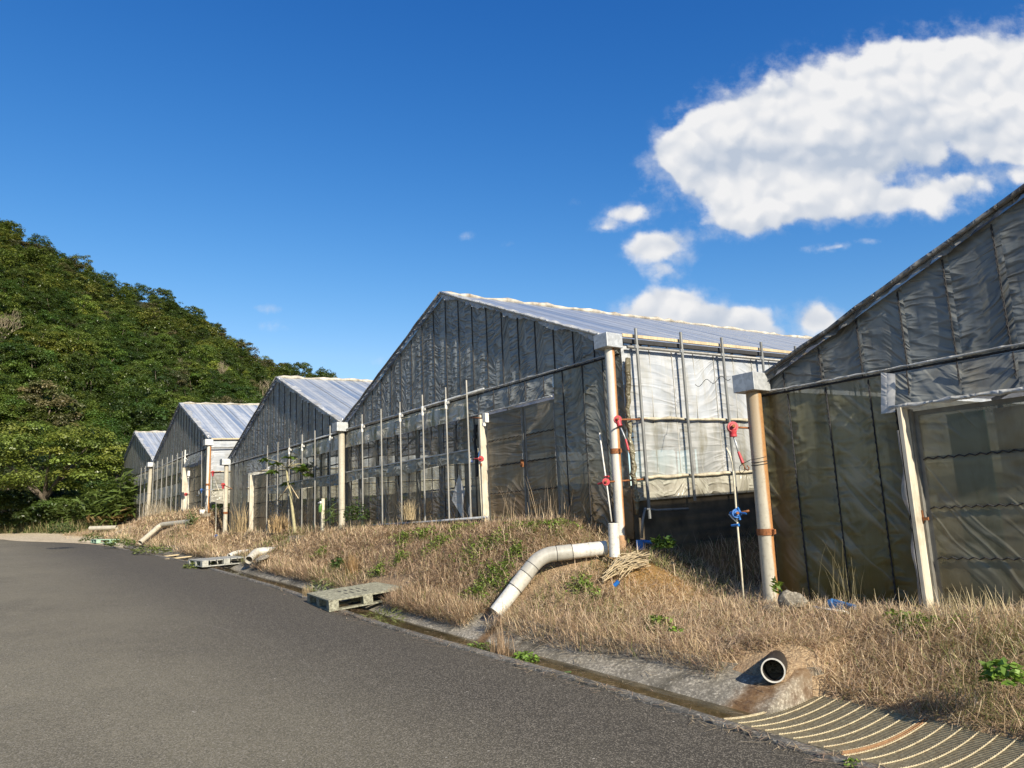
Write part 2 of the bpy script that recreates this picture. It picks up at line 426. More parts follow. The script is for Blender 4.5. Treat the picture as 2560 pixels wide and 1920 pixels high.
def soilmat():
    m, nt = newmat('soil')
    P = pos(nt)
    n1 = noise(nt, P, 3.0, 6, 0.65)
    n2 = noise(nt, P, 22.0, 5, 0.7)
    c = mixc(nt, mapr(nt, n1, 0.3, 0.7), (0.060, 0.038, 0.020), (0.17, 0.115, 0.058))
    c = mixc(nt, mapr(nt, n2, 0.5, 0.7, 0, 0.6), c, (0.26, 0.19, 0.11))
    n4 = noise(nt, vmt(nt, 'MULTIPLY', P, (1.0, 1.0, 1.0)), 48.0, 4, 0.75)
    x_, y_, z_ = sep(nt, P)
    th = mixc(nt, mapr(nt, n4, 0.36, 0.62), (0.20, 0.13, 0.075), (0.56, 0.42, 0.26))
    th = mixc(nt, mapr(nt, n1, 0.4, 0.7, 0, .5), th, (0.34, 0.22, 0.14))
    fm = mth(nt, 'MULTIPLY', mapr(nt, y_, 7.1, 7.6, .85, 0, True), mapr(nt, y_, 4.9, 5.3, 0.3, 1))
    c = mixc(nt, fm, c, th)
    # ochre subsoil where the bank is cut between the two nearest houses
    x, y, z = sep(nt, P)
    dd = vmt(nt, 'LENGTH', vmt(nt, 'MULTIPLY', vmt(nt, 'SUBTRACT', P, (-6.75, 7.0, 1.0)), (0.9, 1.2, 0.8)))
    dd = mth(nt, 'ADD', dd, mth(nt, 'MULTIPLY', mth(nt, 'SUBTRACT', n1, .5), .8))
    c = mixc(nt, mapr(nt, dd, 0.35, 0.95, 0.85, 0), c, mixc(nt, n2, (0.22, 0.12, 0.035), (0.36, 0.22, 0.075)))
    finish(nt, princ(nt, c, 0.95, mth(nt, 'ADD', n1, n2), 0.9, 0.05, spec=0.1))
    return m


def attrmat(name, transl=0.35, rough=0.6, gl=0.06, rndv=0.25, rndh=0.03, bright=1.0):
    """plant tissue: per-blade / per-leaf colour attribute, a little object-level variation"""
    m, nt = newmat(name)
    a = nd(nt, 'ShaderNodeAttribute', attribute_name='tint').outputs['Color']
    rn = nd(nt, 'ShaderNodeObjectInfo').outputs['Random']
    c = nd(nt, 'ShaderNodeHueSaturation', {'Hue': mapr(nt, rn, 0, 1, 0.5 - rndh, 0.5 + rndh * .6), 'Saturation': 1.0,
                                           'Value': mapr(nt, mth(nt, 'FRACT', mth(nt, 'MULTIPLY', rn, 7.7)), 0, 1, bright * (1 - rndv), bright * (1 + rndv)), 'Color': a}).outputs[0]
    df = nd(nt, 'ShaderNodeBsdfDiffuse', {'Color': c}).outputs[0]
    tl = nd(nt, 'ShaderNodeBsdfTranslucent', {'Color': mixc(nt, 0.35, c, (0.22, 0.32, 0.03), 'MIX') if transl > 0.3 and rndh > 0 else c}).outputs[0]
    b = nd(nt, 'ShaderNodeMixShader', {0: transl, 1: df, 2: tl}).outputs[0]
    g = nd(nt, 'ShaderNodeBsdfGlossy', {'Roughness': rough, 'Color': (1, 1, 1)}).outputs[0]
    b = nd(nt, 'ShaderNodeMixShader', {0: gl, 1: b, 2: g}).outputs[0]
    finish(nt, b)
    return m


def pvcmat(name, base, rust=0.0, rust_dir=(0.70, 0.72), r0=.26, dirt=0.3, topz=None):
    """painted drain pipe; rust runs down one side from the box above"""
    m, nt = newmat(name)
    v = objc(nt)
    x, y, z = sep(nt, v)
    n1 = noise(nt, vmt(nt, 'MULTIPLY', v, (5, 5, 0.9)), 2.0, 5, 0.6)
    n2 = noise(nt, v, 28.0, 5, 0.65)
    c = mixc(nt, mapr(nt, n1, 0.35, 0.65), tuple(q * .82 for q in base), tuple(min(.85, q * 1.1) for q in base))
    c = mixc(nt, mapr(nt, n2, 0.52, 0.70, 0, dirt), c, (0.22, 0.19, 0.14))
    if rust > 0:
        side = mth(nt, 'ADD', mth(nt, 'MULTIPLY', x, rust_dir[0] / 0.072), mth(nt, 'MULTIPLY', y, rust_dir[1] / 0.072))
        side = mth(nt, 'ADD', side, mth(nt, 'MULTIPLY', mth(nt, 'SUBTRACT', n1, 0.5), 1.1))
        f = mapr(nt, side, r0, r0 + .36, 0, rust, True)
        rc = mixc(nt, mapr(nt, n2, 0.3, 0.7), (0.26, 0.085, 0.015), (0.44, 0.20, 0.045))
        c = mixc(nt, f, c, rc)
        if topz is not None:
            zz = mth(nt, 'ADD', z, mth(nt, 'MULTIPLY', mth(nt, 'SUBTRACT', n1, .5), 1.4))
            c = mixc(nt, mapr(nt, zz, topz - 1.5, topz - .25, 0, rust * .8), c, mixc(nt, n2, (0.20, 0.11, 0.04), (0.36, 0.24, 0.11)))
    finish(nt, princ(nt, c, 0.42, n2, 0.12, 0.004))
    return m


def galvmat():
    m, nt = newmat('galvanised_steel')
    v = objc(nt)
    vo = nd(nt, 'ShaderNodeTexVoronoi', {'Vector': v, 'Scale': 26.0}).outputs['Color']
    n = noise(nt, v, 6.0, 5, .6)
    c = mixc(nt, sep(nt, vo)[0], (0.36, 0.38, 0.39), (0.50, 0.52, 0.53))
    c = mixc(nt, mapr(nt, n, .5, .75, 0, .5), c, (0.30, 0.29, 0.26))
    finish(nt, princ(nt, c, 0.5, n, 0.1, 0.003, metal=0.35))
    return m


def polemat(name, col=(0.235, 0.23, 0.21)):
    m, nt = newmat(name)
    v = pos(nt)
    n = noise(nt, vmt(nt, 'MULTIPLY', v, (9, 9, 2.2)), 1.6, 6, .7)
    c = mixc(nt, mapr(nt, n, .35, .65), tuple(q * .75 for q in col), tuple(q * 1.3 for q in col))
    c = mixc(nt, mapr(nt, n, .6, .74, 0, .7), c, (0.20, 0.105, 0.05))
    finish(nt, princ(nt, c, 0.5, n, 0.1, 0.002, metal=0.3))
    return m


def plasticmat(name, col, wear=(0.30, 0.30, 0.24), amt=0.6, sc=9.0, rough=.65):
    m, nt = newmat(name)
    v = objc(nt)
    n = noise(nt, v, sc, 6, .7, .5)
    n2 = noise(nt, v, 60.0, 4, .65)
    c = mixc(nt, mapr(nt, n, .42, .62, 0, amt), col, wear)
    c = mixc(nt, mapr(nt, n2, .5, .66, 0, .55), c, tuple(q * .25 for q in col))
    finish(nt, princ(nt, c, rough, n2, .25, .004))
    return m


def watermat():
    m, nt = newmat('drain_water')
    P = pos(nt)
    n = noise(nt, vmt(nt, 'MULTIPLY', P, (3, 14, 3)), 1.5, 3, .5)
    c = mixc(nt, mapr(nt, noise(nt, P, 5.0, 4, .6), .35, .65), (0.030, 0.024, 0.010), (0.085, 0.066, 0.032))
    finish(nt, princ(nt, c, 0.06, n, 0.12, 0.01, spec=0.6))
    return m


def woodmat(name, col, grime=(0.10, 0.085, 0.06), amt=.5):
    m, nt = newmat(name)
    v = objc(nt)
    n = noise(nt, vmt(nt, 'MULTIPLY', v, (22, 22, 1.6)), 1.5, 5, .65)
    n2 = noise(nt, v, 3.5, 5, .65)
    c = mixc(nt, mapr(nt, n, .3, .7), tuple(q * .7 for q in col), tuple(min(.85, q * 1.15) for q in col))
    c = mixc(nt, mapr(nt, n2, .48, .7, 0, amt), c, grime)
    finish(nt, princ(nt, c, .7, n, .3, .004))
    return m


MAT = {}
MAT['gable'] = film('gable_film', (0.262, 0.272, 0.252), clear=0.05, transl=.25, bd=.055, bs=1.0, gloss=.35, rough=.3, grime=(.19, .17, .125), grime_amt=.4, centre=.5)
MAT['wall'] = film('wall_film', (0.215, 0.215, 0.175), clear=0.08, transl=.30, bd=.045, bs=1.0, gloss=.35, rough=.3, grime=(.13, .11, .055), grime_amt=.5,
                   low=(1.5, .9, (.22, .14, .06), .8), freq=6.0, centre=.3, diag=.3)
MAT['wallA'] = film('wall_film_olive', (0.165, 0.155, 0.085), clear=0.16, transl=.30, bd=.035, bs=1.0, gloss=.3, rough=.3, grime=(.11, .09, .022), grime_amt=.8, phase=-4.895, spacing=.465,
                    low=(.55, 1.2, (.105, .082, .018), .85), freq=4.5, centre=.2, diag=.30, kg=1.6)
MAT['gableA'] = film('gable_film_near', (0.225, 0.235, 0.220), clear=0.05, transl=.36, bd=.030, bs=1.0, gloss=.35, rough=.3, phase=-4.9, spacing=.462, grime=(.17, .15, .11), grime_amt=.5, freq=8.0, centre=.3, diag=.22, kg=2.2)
MAT['door'] = film('door_film', (0.225, 0.195, 0.140), clear=0.03, transl=.3, bd=.03, gloss=.3, grime=(.19, .14, .075), grime_amt=.7, spacing=1.05, phase=-10.85,
                   low=(1.5, 1.0, (.26, .165, .08), .85), centre=.3)
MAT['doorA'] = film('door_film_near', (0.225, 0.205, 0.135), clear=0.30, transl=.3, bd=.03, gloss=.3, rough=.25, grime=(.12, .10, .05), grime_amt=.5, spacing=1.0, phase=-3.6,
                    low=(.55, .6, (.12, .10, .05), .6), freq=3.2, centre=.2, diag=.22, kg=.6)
MAT['window'] = film('window_film', (0.200, 0.175, 0.130), clear=0.32, transl=.3, bd=.07, gloss=.4, rough=.14, grime=(.12, .10, .055), grime_amt=.5, clear_var=.24, spacing=.46)
MAT['band'] = film('band_film', (0.62, 0.58, 0.46), clear=0.02, transl=.2, bd=.05, gloss=.3, grime=(.12, .125, .022), grime_amt=.85)
MAT['transom'] = film('transom_film', (0.27, 0.275, 0.235), clear=0.03, transl=.2, bd=.06, gloss=.4, grime=(.16, .14, .09), grime_amt=.5)
MAT['side'] = film('side_film', (0.44, 0.47, 0.50), axis='Y', phase=7.55, spacing=.95, clear=0.07, transl=.22, bd=.018, gloss=.2, bs=.8, kg=1.6, grime=(.40, .39, .33), grime_amt=.6)
MAT['sidelow'] = film('side_film_worn', (0.40, 0.41, 0.395), axis='Y', phase=7.55, spacing=.95, clear=0.24, transl=.25, bd=.035, gloss=.2, bs=.6, grime=(.24, .22, .15), grime_amt=.8, clear_var=.18, kg=1.4)
MAT['skirt'] = film('skirt_film', (0.42, 0.40, 0.33), axis='Y', phase=7.55, spacing=.48, clear=0.06, transl=.3, bd=.05, gloss=.25, grime=(.20, .18, .12), grime_amt=.7)
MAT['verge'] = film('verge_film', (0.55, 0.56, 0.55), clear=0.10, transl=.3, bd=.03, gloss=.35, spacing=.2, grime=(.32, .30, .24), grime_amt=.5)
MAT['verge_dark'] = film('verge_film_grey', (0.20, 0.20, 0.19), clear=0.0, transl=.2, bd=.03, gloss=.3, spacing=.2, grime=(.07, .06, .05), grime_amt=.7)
MAT['flap'] = film('loose_film', (0.58, 0.58, 0.56), clear=0.18, transl=.4, bd=.02, gloss=.5, spacing=.3)
MAT['roof'] = roofmat('roof_film', (0.60, 0.62, 0.63), (0.22, 0.29, 0.41), .10)
MAT['roofB'] = roofmat('roof_film_glossy', (0.58, 0.60, 0.61), (0.22, 0.29, 0.41), .20)
MAT['asphalt'] = asphaltmat()
_rp = onY(1238, 1545, 5.45)
MAT['apron'] = concretemat('drain_concrete', (.34, .31, .25), (.062, .055, .040), .95, rust=[(_rp[0] + .03, -.22, 5.55, .13), (-4.0, .22, 5.70, .24)])
MAT['kerb'] = concretemat('kerb_concrete', (0.20, 0.19, 0.17), (0.05, 0.048, 0.04), .8)
MAT['soil'] = soilmat()
MAT['straw'] = attrmat('dry_grass', .30, .7, .03, 0, 0)
MAT['leaf'] = attrmat('foliage', .34, .45, .05, .28, .02)
MAT['weed'] = attrmat('weed_leaves', .34, .5, .04, .1, .01)
MAT['twig'] = attrmat('bare_twigs', .0, .8, .0, .2, .0)
MAT['bark'] = simple('bark', (0.14, 0.115, 0.085), .9, .4, 12)
MAT['galv'] = galvmat()
MAT['pole'] = polemat('steel_pole')
MAT['pole_dark'] = polemat('steel_pole_dark', (0.16, 0.165, 0.16))
MAT['pipe_rust'] = pvcmat('rust_streaked_pipe', (0.42, 0.395, 0.32), .85, dirt=.55, topz=2.6, r0=.2)
MAT['pipe_rustB'] = pvcmat('white_pipe_rust_edge', (0.56, 0.54, 0.48), .9, dirt=.25)
MAT['pipe_orange'] = pvcmat('orange_stained_pipe', (0.60, 0.57, 0.50), .95, rust_dir=(.25, .97), r0=-.05, dirt=.3)
MAT['pipe_beige'] = pvcmat('beige_pipe', (0.44, 0.405, 0.32), 0, dirt=.6)
MAT['pipe_white'] = pvcmat('white_pvc', (0.60, 0.58, 0.52), 0, dirt=.55)
MAT['pipe_elbow'] = pvcmat('grey_elbow', (0.36, 0.35, 0.31), 0, dirt=.4)
MAT['pipe_grey'] = pvcmat('grey_pvc', (0.50, 0.48, 0.42), 0, dirt=.55)
MAT['pipe_shade'] = simple('shaded_pipe_black', (0.022, 0.02, 0.019), .5, .3)  # black put into the colour for the shade inside a white pipe
MAT['rust'] = simple('rusty_steel', (0.22, 0.085, 0.03), .8, .45, 40)
MAT['seam_pale'] = simple('pale_seam', (.42, .41, .37), .8, .2)
MAT['red'] = simple('red_paint', (0.42, 0.04, 0.05), .45, .2, 30, dirt=(.30, .10, .08), dirt_amt=.4)
MAT['blue'] = simple('blue_plastic', (0.015, 0.13, 0.42), .4, .2, 30, dirt=(.05, .12, .26), dirt_amt=.4)
MAT['white'] = simple('white_paint', (0.66, 0.65, 0.60), .5, .12, 20, dirt=(.38, .34, .27), dirt_amt=.6)
MAT['cream'] = simple('cream_paint', (0.56, 0.52, 0.40), .55, .2, 12, dirt=(.26, .22, .15), dirt_amt=.7)
MAT['dark'] = simple('dark_rubber', (0.03, 0.03, 0.03), .8, .3)
MAT['seam'] = simple('seam_spring', (0.04, 0.04, 0.042), .9, .3, 30, spec=.1)
MAT['steel_int'] = simple('frame_steel', (0.24, 0.25, 0.25), .5, .2, 10, .2)
MAT['wood'] = woodmat('bare_timber', (0.52, 0.42, 0.26), amt=.35)
MAT['post'] = woodmat('weathered_white_post', (0.52, 0.475, 0.38), (.24, .20, .13), .6)
MAT['grate'] = simple('galvanised_grating', (0.34, 0.29, 0.18), .8, .35, 40, .0, dirt=(.22, .13, .06))
MAT['grate_rod'] = simple('grating_crossbar', (0.40, 0.345, 0.225), .85, .35, 40, dirt=(.24, .14, .07), dirt_amt=.5)
MAT['grate_rust'] = simple('rusty_grating_edge', (0.26, 0.15, 0.075), .8, .3, 50)
MAT['pallet'] = plasticmat('weathered_plastic', (0.15, 0.145, 0.105), (.40, .40, .30), .75, 22)
MAT['pallet_grey'] = plasticmat('bleached_plastic', (0.28, 0.28, 0.25), (.50, .50, .45), .8)
MAT['pallet_green'] = plasticmat('pale_green_plastic', (0.28, 0.44, 0.32), (.42, .52, .40), .6)
MAT['water'] = watermat()
MAT['rock'] = concretemat('rock', (0.36, 0.32, 0.25), (.12, .10, .07), .7)
MAT['gravel'] = concretemat('gravel', (0.66, 0.56, 0.40), (.42, .33, .21), .5)
MAT['bluefade'] = simple('faded_blue_plastic', (0.03, 0.11, 0.26), .6, .3, 30, dirt=(.12, .12, .12))
MAT['bottle'] = simple('green_bottle', (0.10, 0.20, 0.05), .3, .2)
MAT['board_green'] = simple('green_board', (0.07, 0.20, 0.15), .7, .2, 4)
MAT['board_beige'] = simple('beige_board', (0.62, 0.50, 0.34), .8, .25, 5, dirt=(.30, .23, .14))
MAT['stem'] = simple('papaya_stem', (0.30, 0.27, 0.15), .7, .3, 14)
MAT['hill'] = simple('forest_floor', (0.022, 0.028, 0.010), .95, .5, 1.0)


# ------------------------------------------------------------------ mesh helpers
WL = {}


def empty(name, loc, label=None, cat=None, group=None):
    o = bpy.data.objects.new(name, None)
    C.objects.link(o)
    o.location = loc
    o.empty_display_size = 0.2
    WL[o.name] = tuple(loc)
    tag(o, label, cat, group)
    return o


def tag(o, label=None, cat=None, group=None, kind=None):
    if label:
        o['label'] = label
    if cat:
        o['category'] = cat
    if group:
        o['group'] = group
    if kind:
        o['kind'] = kind
    return o


def wloc(o):
    return WL.get(o.name, (0, 0, 0))


class MB:
    def __init__(self):
        self.v, self.f = [], []

    def add(self, vs, fs):
        b = len(self.v)
        self.v += [tuple(map(float, p)) for p in vs]
        self.f += [tuple(b + i for i in f) for f in fs]
        return self

    def box(self, c, s, rz=0.0):
        cx, cy_, cz = c
        a, b, h = s[0] / 2, s[1] / 2, s[2] / 2
        cs, sn = math.cos(rz), math.sin(rz)
        vs = []
        for z in (-h, h):
            for (x, y) in ((-a, -b), (a, -b), (a, b), (-a, b)):
                vs.append((cx + x * cs - y * sn, cy_ + x * sn + y * cs, cz + z))
        return self.add(vs, [(3, 2, 1, 0), (4, 5, 6, 7), (0, 1, 5, 4), (1, 2, 6, 5), (2, 3, 7, 6), (3, 0, 4, 7)])

    def bar(self, p0, p1, w, h, up=(0, 0, 1)):
        p0, p1 = Vector(p0), Vector(p1)
        d = (p1 - p0).normalized()
        u = Vector(up)
        s = d.cross(u)
        if s.length < 1e-5:
            s = d.cross(Vector((0, 1, 0)))
        s.normalize()
        u = s.cross(d).normalized()
        vs = []
        for p in (p0, p1):
            for (a, b) in ((-1, -1), (1, -1), (1, 1), (-1, 1)):
                vs.append(p + s * (a * w / 2) + u * (b * h / 2))
        return self.add(vs, [(3, 2, 1, 0), (4, 5, 6, 7), (0, 1, 5, 4), (1, 2, 6, 5), (2, 3, 7, 6), (3, 0, 4, 7)])

    def tube(self, pts, r, n=10, caps=True, jitter=0.0, rng=None):
        pts = [Vector(p) for p in pts]
        rs = r if isinstance(r, (list, tuple)) else [r] * len(pts)
        vs, fs = [], []
        prev = None
        for i, p in enumerate(pts):
            d = (pts[min(i + 1, len(pts) - 1)] - pts[max(i - 1, 0)])
            d.normalize()
            a = prev if prev is not None else (Vector((0, 0, 1)) if abs(d.z) < .9 else Vector((1, 0, 0)))
            s = a - d * a.dot(d)
            if s.length < 1e-6:
                s = Vector((1, 0, 0)).cross(d)
            s.normalize()
            prev = s
            t = d.cross(s)
            for k in range(n):
                an = 2 * math.pi * k / n
                rr = rs[i] * (1 + (rng.uniform(-jitter, jitter) if rng else 0))
                vs.append(p + s * (math.cos(an) * rr) + t * (math.sin(an) * rr))
        for i in range(len(pts) - 1):
            for k in range(n):
                k2 = (k + 1) % n
                fs.append((i * n + k, i * n + k2, (i + 1) * n + k2, (i + 1) * n + k))
        if caps:
            fs.append(tuple(range(n - 1, -1, -1)))
            fs.append(tuple((len(pts) - 1) * n + k for k in range(n)))
        return self.add(vs, fs)

    def hollow(self, pts, r, th, n=20):
        """open-ended pipe with wall thickness"""
        a = MB().tube(pts, r, n, False)
        b = MB().tube(pts, r - th, n, False)
        L = len(pts)
        self.add(a.v, a.f)
        base = len(self.v)
        self.add(b.v, [tuple(reversed(f)) for f in b.f])
        o0 = base - len(a.v)
        for e in (0, (L - 1) * n):
            for k in range(n):
                k2 = (k + 1) % n
                q = (o0 + e + k, o0 + e + k2, base + e + k2, base + e + k)
                self.f.append(q if e else tuple(reversed(q)))
        return self

    def disc(self, c, r, axis, th, n=18, r2=None):
        c = Vector(c)
        ax = Vector(axis).normalized()
        return self.tube([c - ax * th / 2, c + ax * th / 2], [r, r2 or r], n)

    def ball(self, c, s, n=10, m=7):
        vs, fs = [], []
        for i in range(m + 1):
            ph = math.pi * i / m
            for k in range(n):
                an = 2 * math.pi * k / n
                vs.append((c[0] + s[0] * math.sin(ph) * math.cos(an), c[1] + s[1] * math.sin(ph) * math.sin(an), c[2] + s[2] * math.cos(ph)))
        for i in range(m):
            for k in range(n):
                fs.append((i * n + k, (i + 1) * n + k, (i + 1) * n + (k + 1) % n, i * n + (k + 1) % n))
        return self.add(vs, fs)

    def grid(self, fn, nu, nv):
        vs = [fn(i / nu, j / nv) for j in range(nv + 1) for i in range(nu + 1)]
        fs = [(j * (nu + 1) + i, j * (nu + 1) + i + 1, (j + 1) * (nu + 1) + i + 1, (j + 1) * (nu + 1) + i) for j in range(nv) for i in range(nu)]
        return self.add(vs, fs)

    def build(self, name, mat, parent=None, smooth=False, bevel=0.0):
        me = bpy.data.meshes.new(name)
        off = wloc(parent) if parent is not None else (0, 0, 0)
        vs = [(x - off[0], y - off[1], z - off[2]) for x, y, z in self.v] if parent is not None else self.v
        me.from_pydata(vs, [], self.f)
        me.validate()
        if smooth:
            me.polygons.foreach_set('use_smooth', [True] * len(me.polygons))
        me.materials.append(MAT[mat] if isinstance(mat, str) else mat)
        o = bpy.data.objects.new(name, me)
        C.objects.link(o)
        if parent is not None:
            o.parent = parent
            WL[o.name] = off
        if smooth == 'auto':
            me.polygons.foreach_set('use_smooth', [True] * len(me.polygons))
            md = o.modifiers.new('edges', 'EDGE_SPLIT')
            md.split_angle = R(40)
        if bevel:
            md = o.modifiers.new('soft_edges', 'BEVEL')
            md.width, md.segments, md.limit_method = bevel, 2, 'ANGLE'
        return o


def npmesh(name, verts, quads, mat, tint=None, parent=None, smooth=False):
    me = bpy.data.meshes.new(name)
    verts = np.asarray(verts, np.float32)
    if parent is not None:
        verts = verts - np.array(wloc(parent), np.float32)
    quads = np.asarray(quads, np.int32)
    me.vertices.add(len(verts))
    me.vertices.foreach_set('co', verts.ravel())
    me.loops.add(quads.size)
    me.loops.foreach_set('vertex_index', quads.ravel())
    me.polygons.add(len(quads))
    me.polygons.foreach_set('loop_start', np.arange(0, quads.size, quads.shape[1], dtype=np.int32))
    if smooth:
        me.polygons.foreach_set('use_smooth', np.ones(len(quads), bool))
    me.update(calc_edges=True)
    if tint is not None:
        at = me.color_attributes.new('tint', 'FLOAT_COLOR', 'POINT')
        col = np.ones((len(verts), 4), np.float32)
        col[:, :3] = tint
        at.data.foreach_set('color', col.ravel())
    me.materials.append(MAT[mat] if isinstance(mat, str) else mat)
    o = bpy.data.objects.new(name, me)
    C.objects.link(o)
    if parent is not None:
        o.parent = parent
        WL[o.name] = wloc(parent)
    return o


def arc_pts(p0, p1, p2, rad, n=6):
    """polyline p0-p1-p2 with the corner rounded"""
    p0, p1, p2 = Vector(p0), Vector(p1), Vector(p2)
    a = p1 + (p0 - p1).normalized() * rad
    b = p1 + (p2 - p1).normalized() * rad
    out = [p0]
    for i in range(n + 1):
        t = i / n
        out.append(a * (1 - t) ** 2 + p1 * 2 * t * (1 - t) + b * t * t)
    out.append(p2)
    return out

# ------------------------------------------------------------------ terrain
_YE = np.array([(12, 4.4), (2, 4.42), (-2, 4.48), (-2.86, 4.54), (-3.9, 4.6), (-5.5, 4.66), (-9, 4.62), (-10.8, 4.7), (-12.4, 4.87), (-14.4, 5.02),
                (-17, 5.07), (-22.3, 5.2), (-25.4, 5.05), (-29.6, 4.83), (-33.2, 4.65), (-35.5, 4.33), (-39.3, 3.26), (-44.3, 2.03), (-52, -.5), (-62, -5), (-90, -20)])[::-1]


def Ye(x):
    x = np.asarray(x, float)
    a = sum(np.interp(x + o, _YE[:, 0], _YE[:, 1]) for o in (-.8, -.4, 0, .4, .8)) / 5
    return a


def ss(a, b, x):
    t = np.clip((np.asarray(x, float) - a) / (b - a), 0, 1)
    return t * t * (3 - 2 * t)


def zr(x):
    x = np.asarray(x, float)
    near = np.where(x > -3, -.02 * (x + 3), .045 * (-x - 3))
    return np.where(x < -46, .045 * 43 + .02 * (-46 - x), near)


def zfac(x):
    x = np.asarray(x, float)
    z = .52 + .92 * ss(-5.6, -8.8, x)
    z = z + .93 * ss(-26.2, -28.5, x)
    return z + ss(-47, -60, x) * .5


_rs = np.random.RandomState(7)
_ph = _rs.uniform(0, 6.28, (14, 2))
_fk = _rs.uniform(-1, 1, (14, 2))
_fk = _fk / np.linalg.norm(_fk, axis=1)[:, None] * np.geomspace(.8, 9.0, 14)[:, None]


def fbm(x, y, s=1.0):
    o = 0
    for k in range(14):
        o = o + np.sin(_fk[k, 0] * x * s + _fk[k, 1] * y * s + _ph[k, 0]) * (1.0 / (1 + .35 * k))
    return o / 5.2


CH0, CH1, AP = .12, .46, .98       # kerb, channel, concrete apron, measured from the road edge
DR_END = -36.0


def T(x, y, drain=True):
    x = np.asarray(x, float)
    y = np.asarray(y, float)
    t = y - Ye(x)
    r = zr(x)
    zf = zfac(x)
    apx = AP + .30 * ss(-4.55, -4.2, x)
    w = np.maximum(7.1 - Ye(x) - apx, .3)
    u = np.clip((t - apx) / w, 0, 1)
    za = r + .20
    bank = za + (zf - za) * np.sin(u * np.pi / 2) ** 1.15
    bank = bank + np.where((u > 0) & (u < 1), .045 * fbm(x, y, 1.6), 0) * np.minimum(1, u * 4)
    up = np.where(y > 7.43, .034 * (np.minimum(y, 40) - 7.43), 0)
    z = np.where(t <= 0, r, bank + up)
    z = z + .17 * np.exp(-(((x + 4.2) / .36) ** 2 + ((y - 5.86) / .24) ** 2)) * (t > AP)
    gr = ss(-3.90, -3.82, x)                     # under the gratings the apron gives way to a wide trench
    ap = (r - .075) + (za - r + .075) * np.clip((t - CH1) / (AP - CH1), 0, 1) ** .85
    z = np.where((t > 0) & (t < AP), np.where(t < CH1, r - .13, ap), z)
    z = np.where((t > 0) & (t < 1.18) & (gr > 0), z * (1 - gr) + (r - .25) * gr, z)
    z = np.where((t >= 1.18) & (gr > 0), np.maximum(z - .16 * gr * ss(2.2, 1.18, t), r - .0), z)
    # beyond the end of the drain: a flat gravel shoulder
    nod = ss(DR_END + 1.0, DR_END - 1.5, x)
    flat = r + (zf - r) * ss(1.0, 6.0, t)
    z = np.where(t > 0, z * (1 - nod) + flat * nod, z)
    z = z + .16 * np.exp(-(((x + 6.65) / .5) ** 2 + ((y - 6.95) / .35) ** 2)) * (t > AP)
    return z


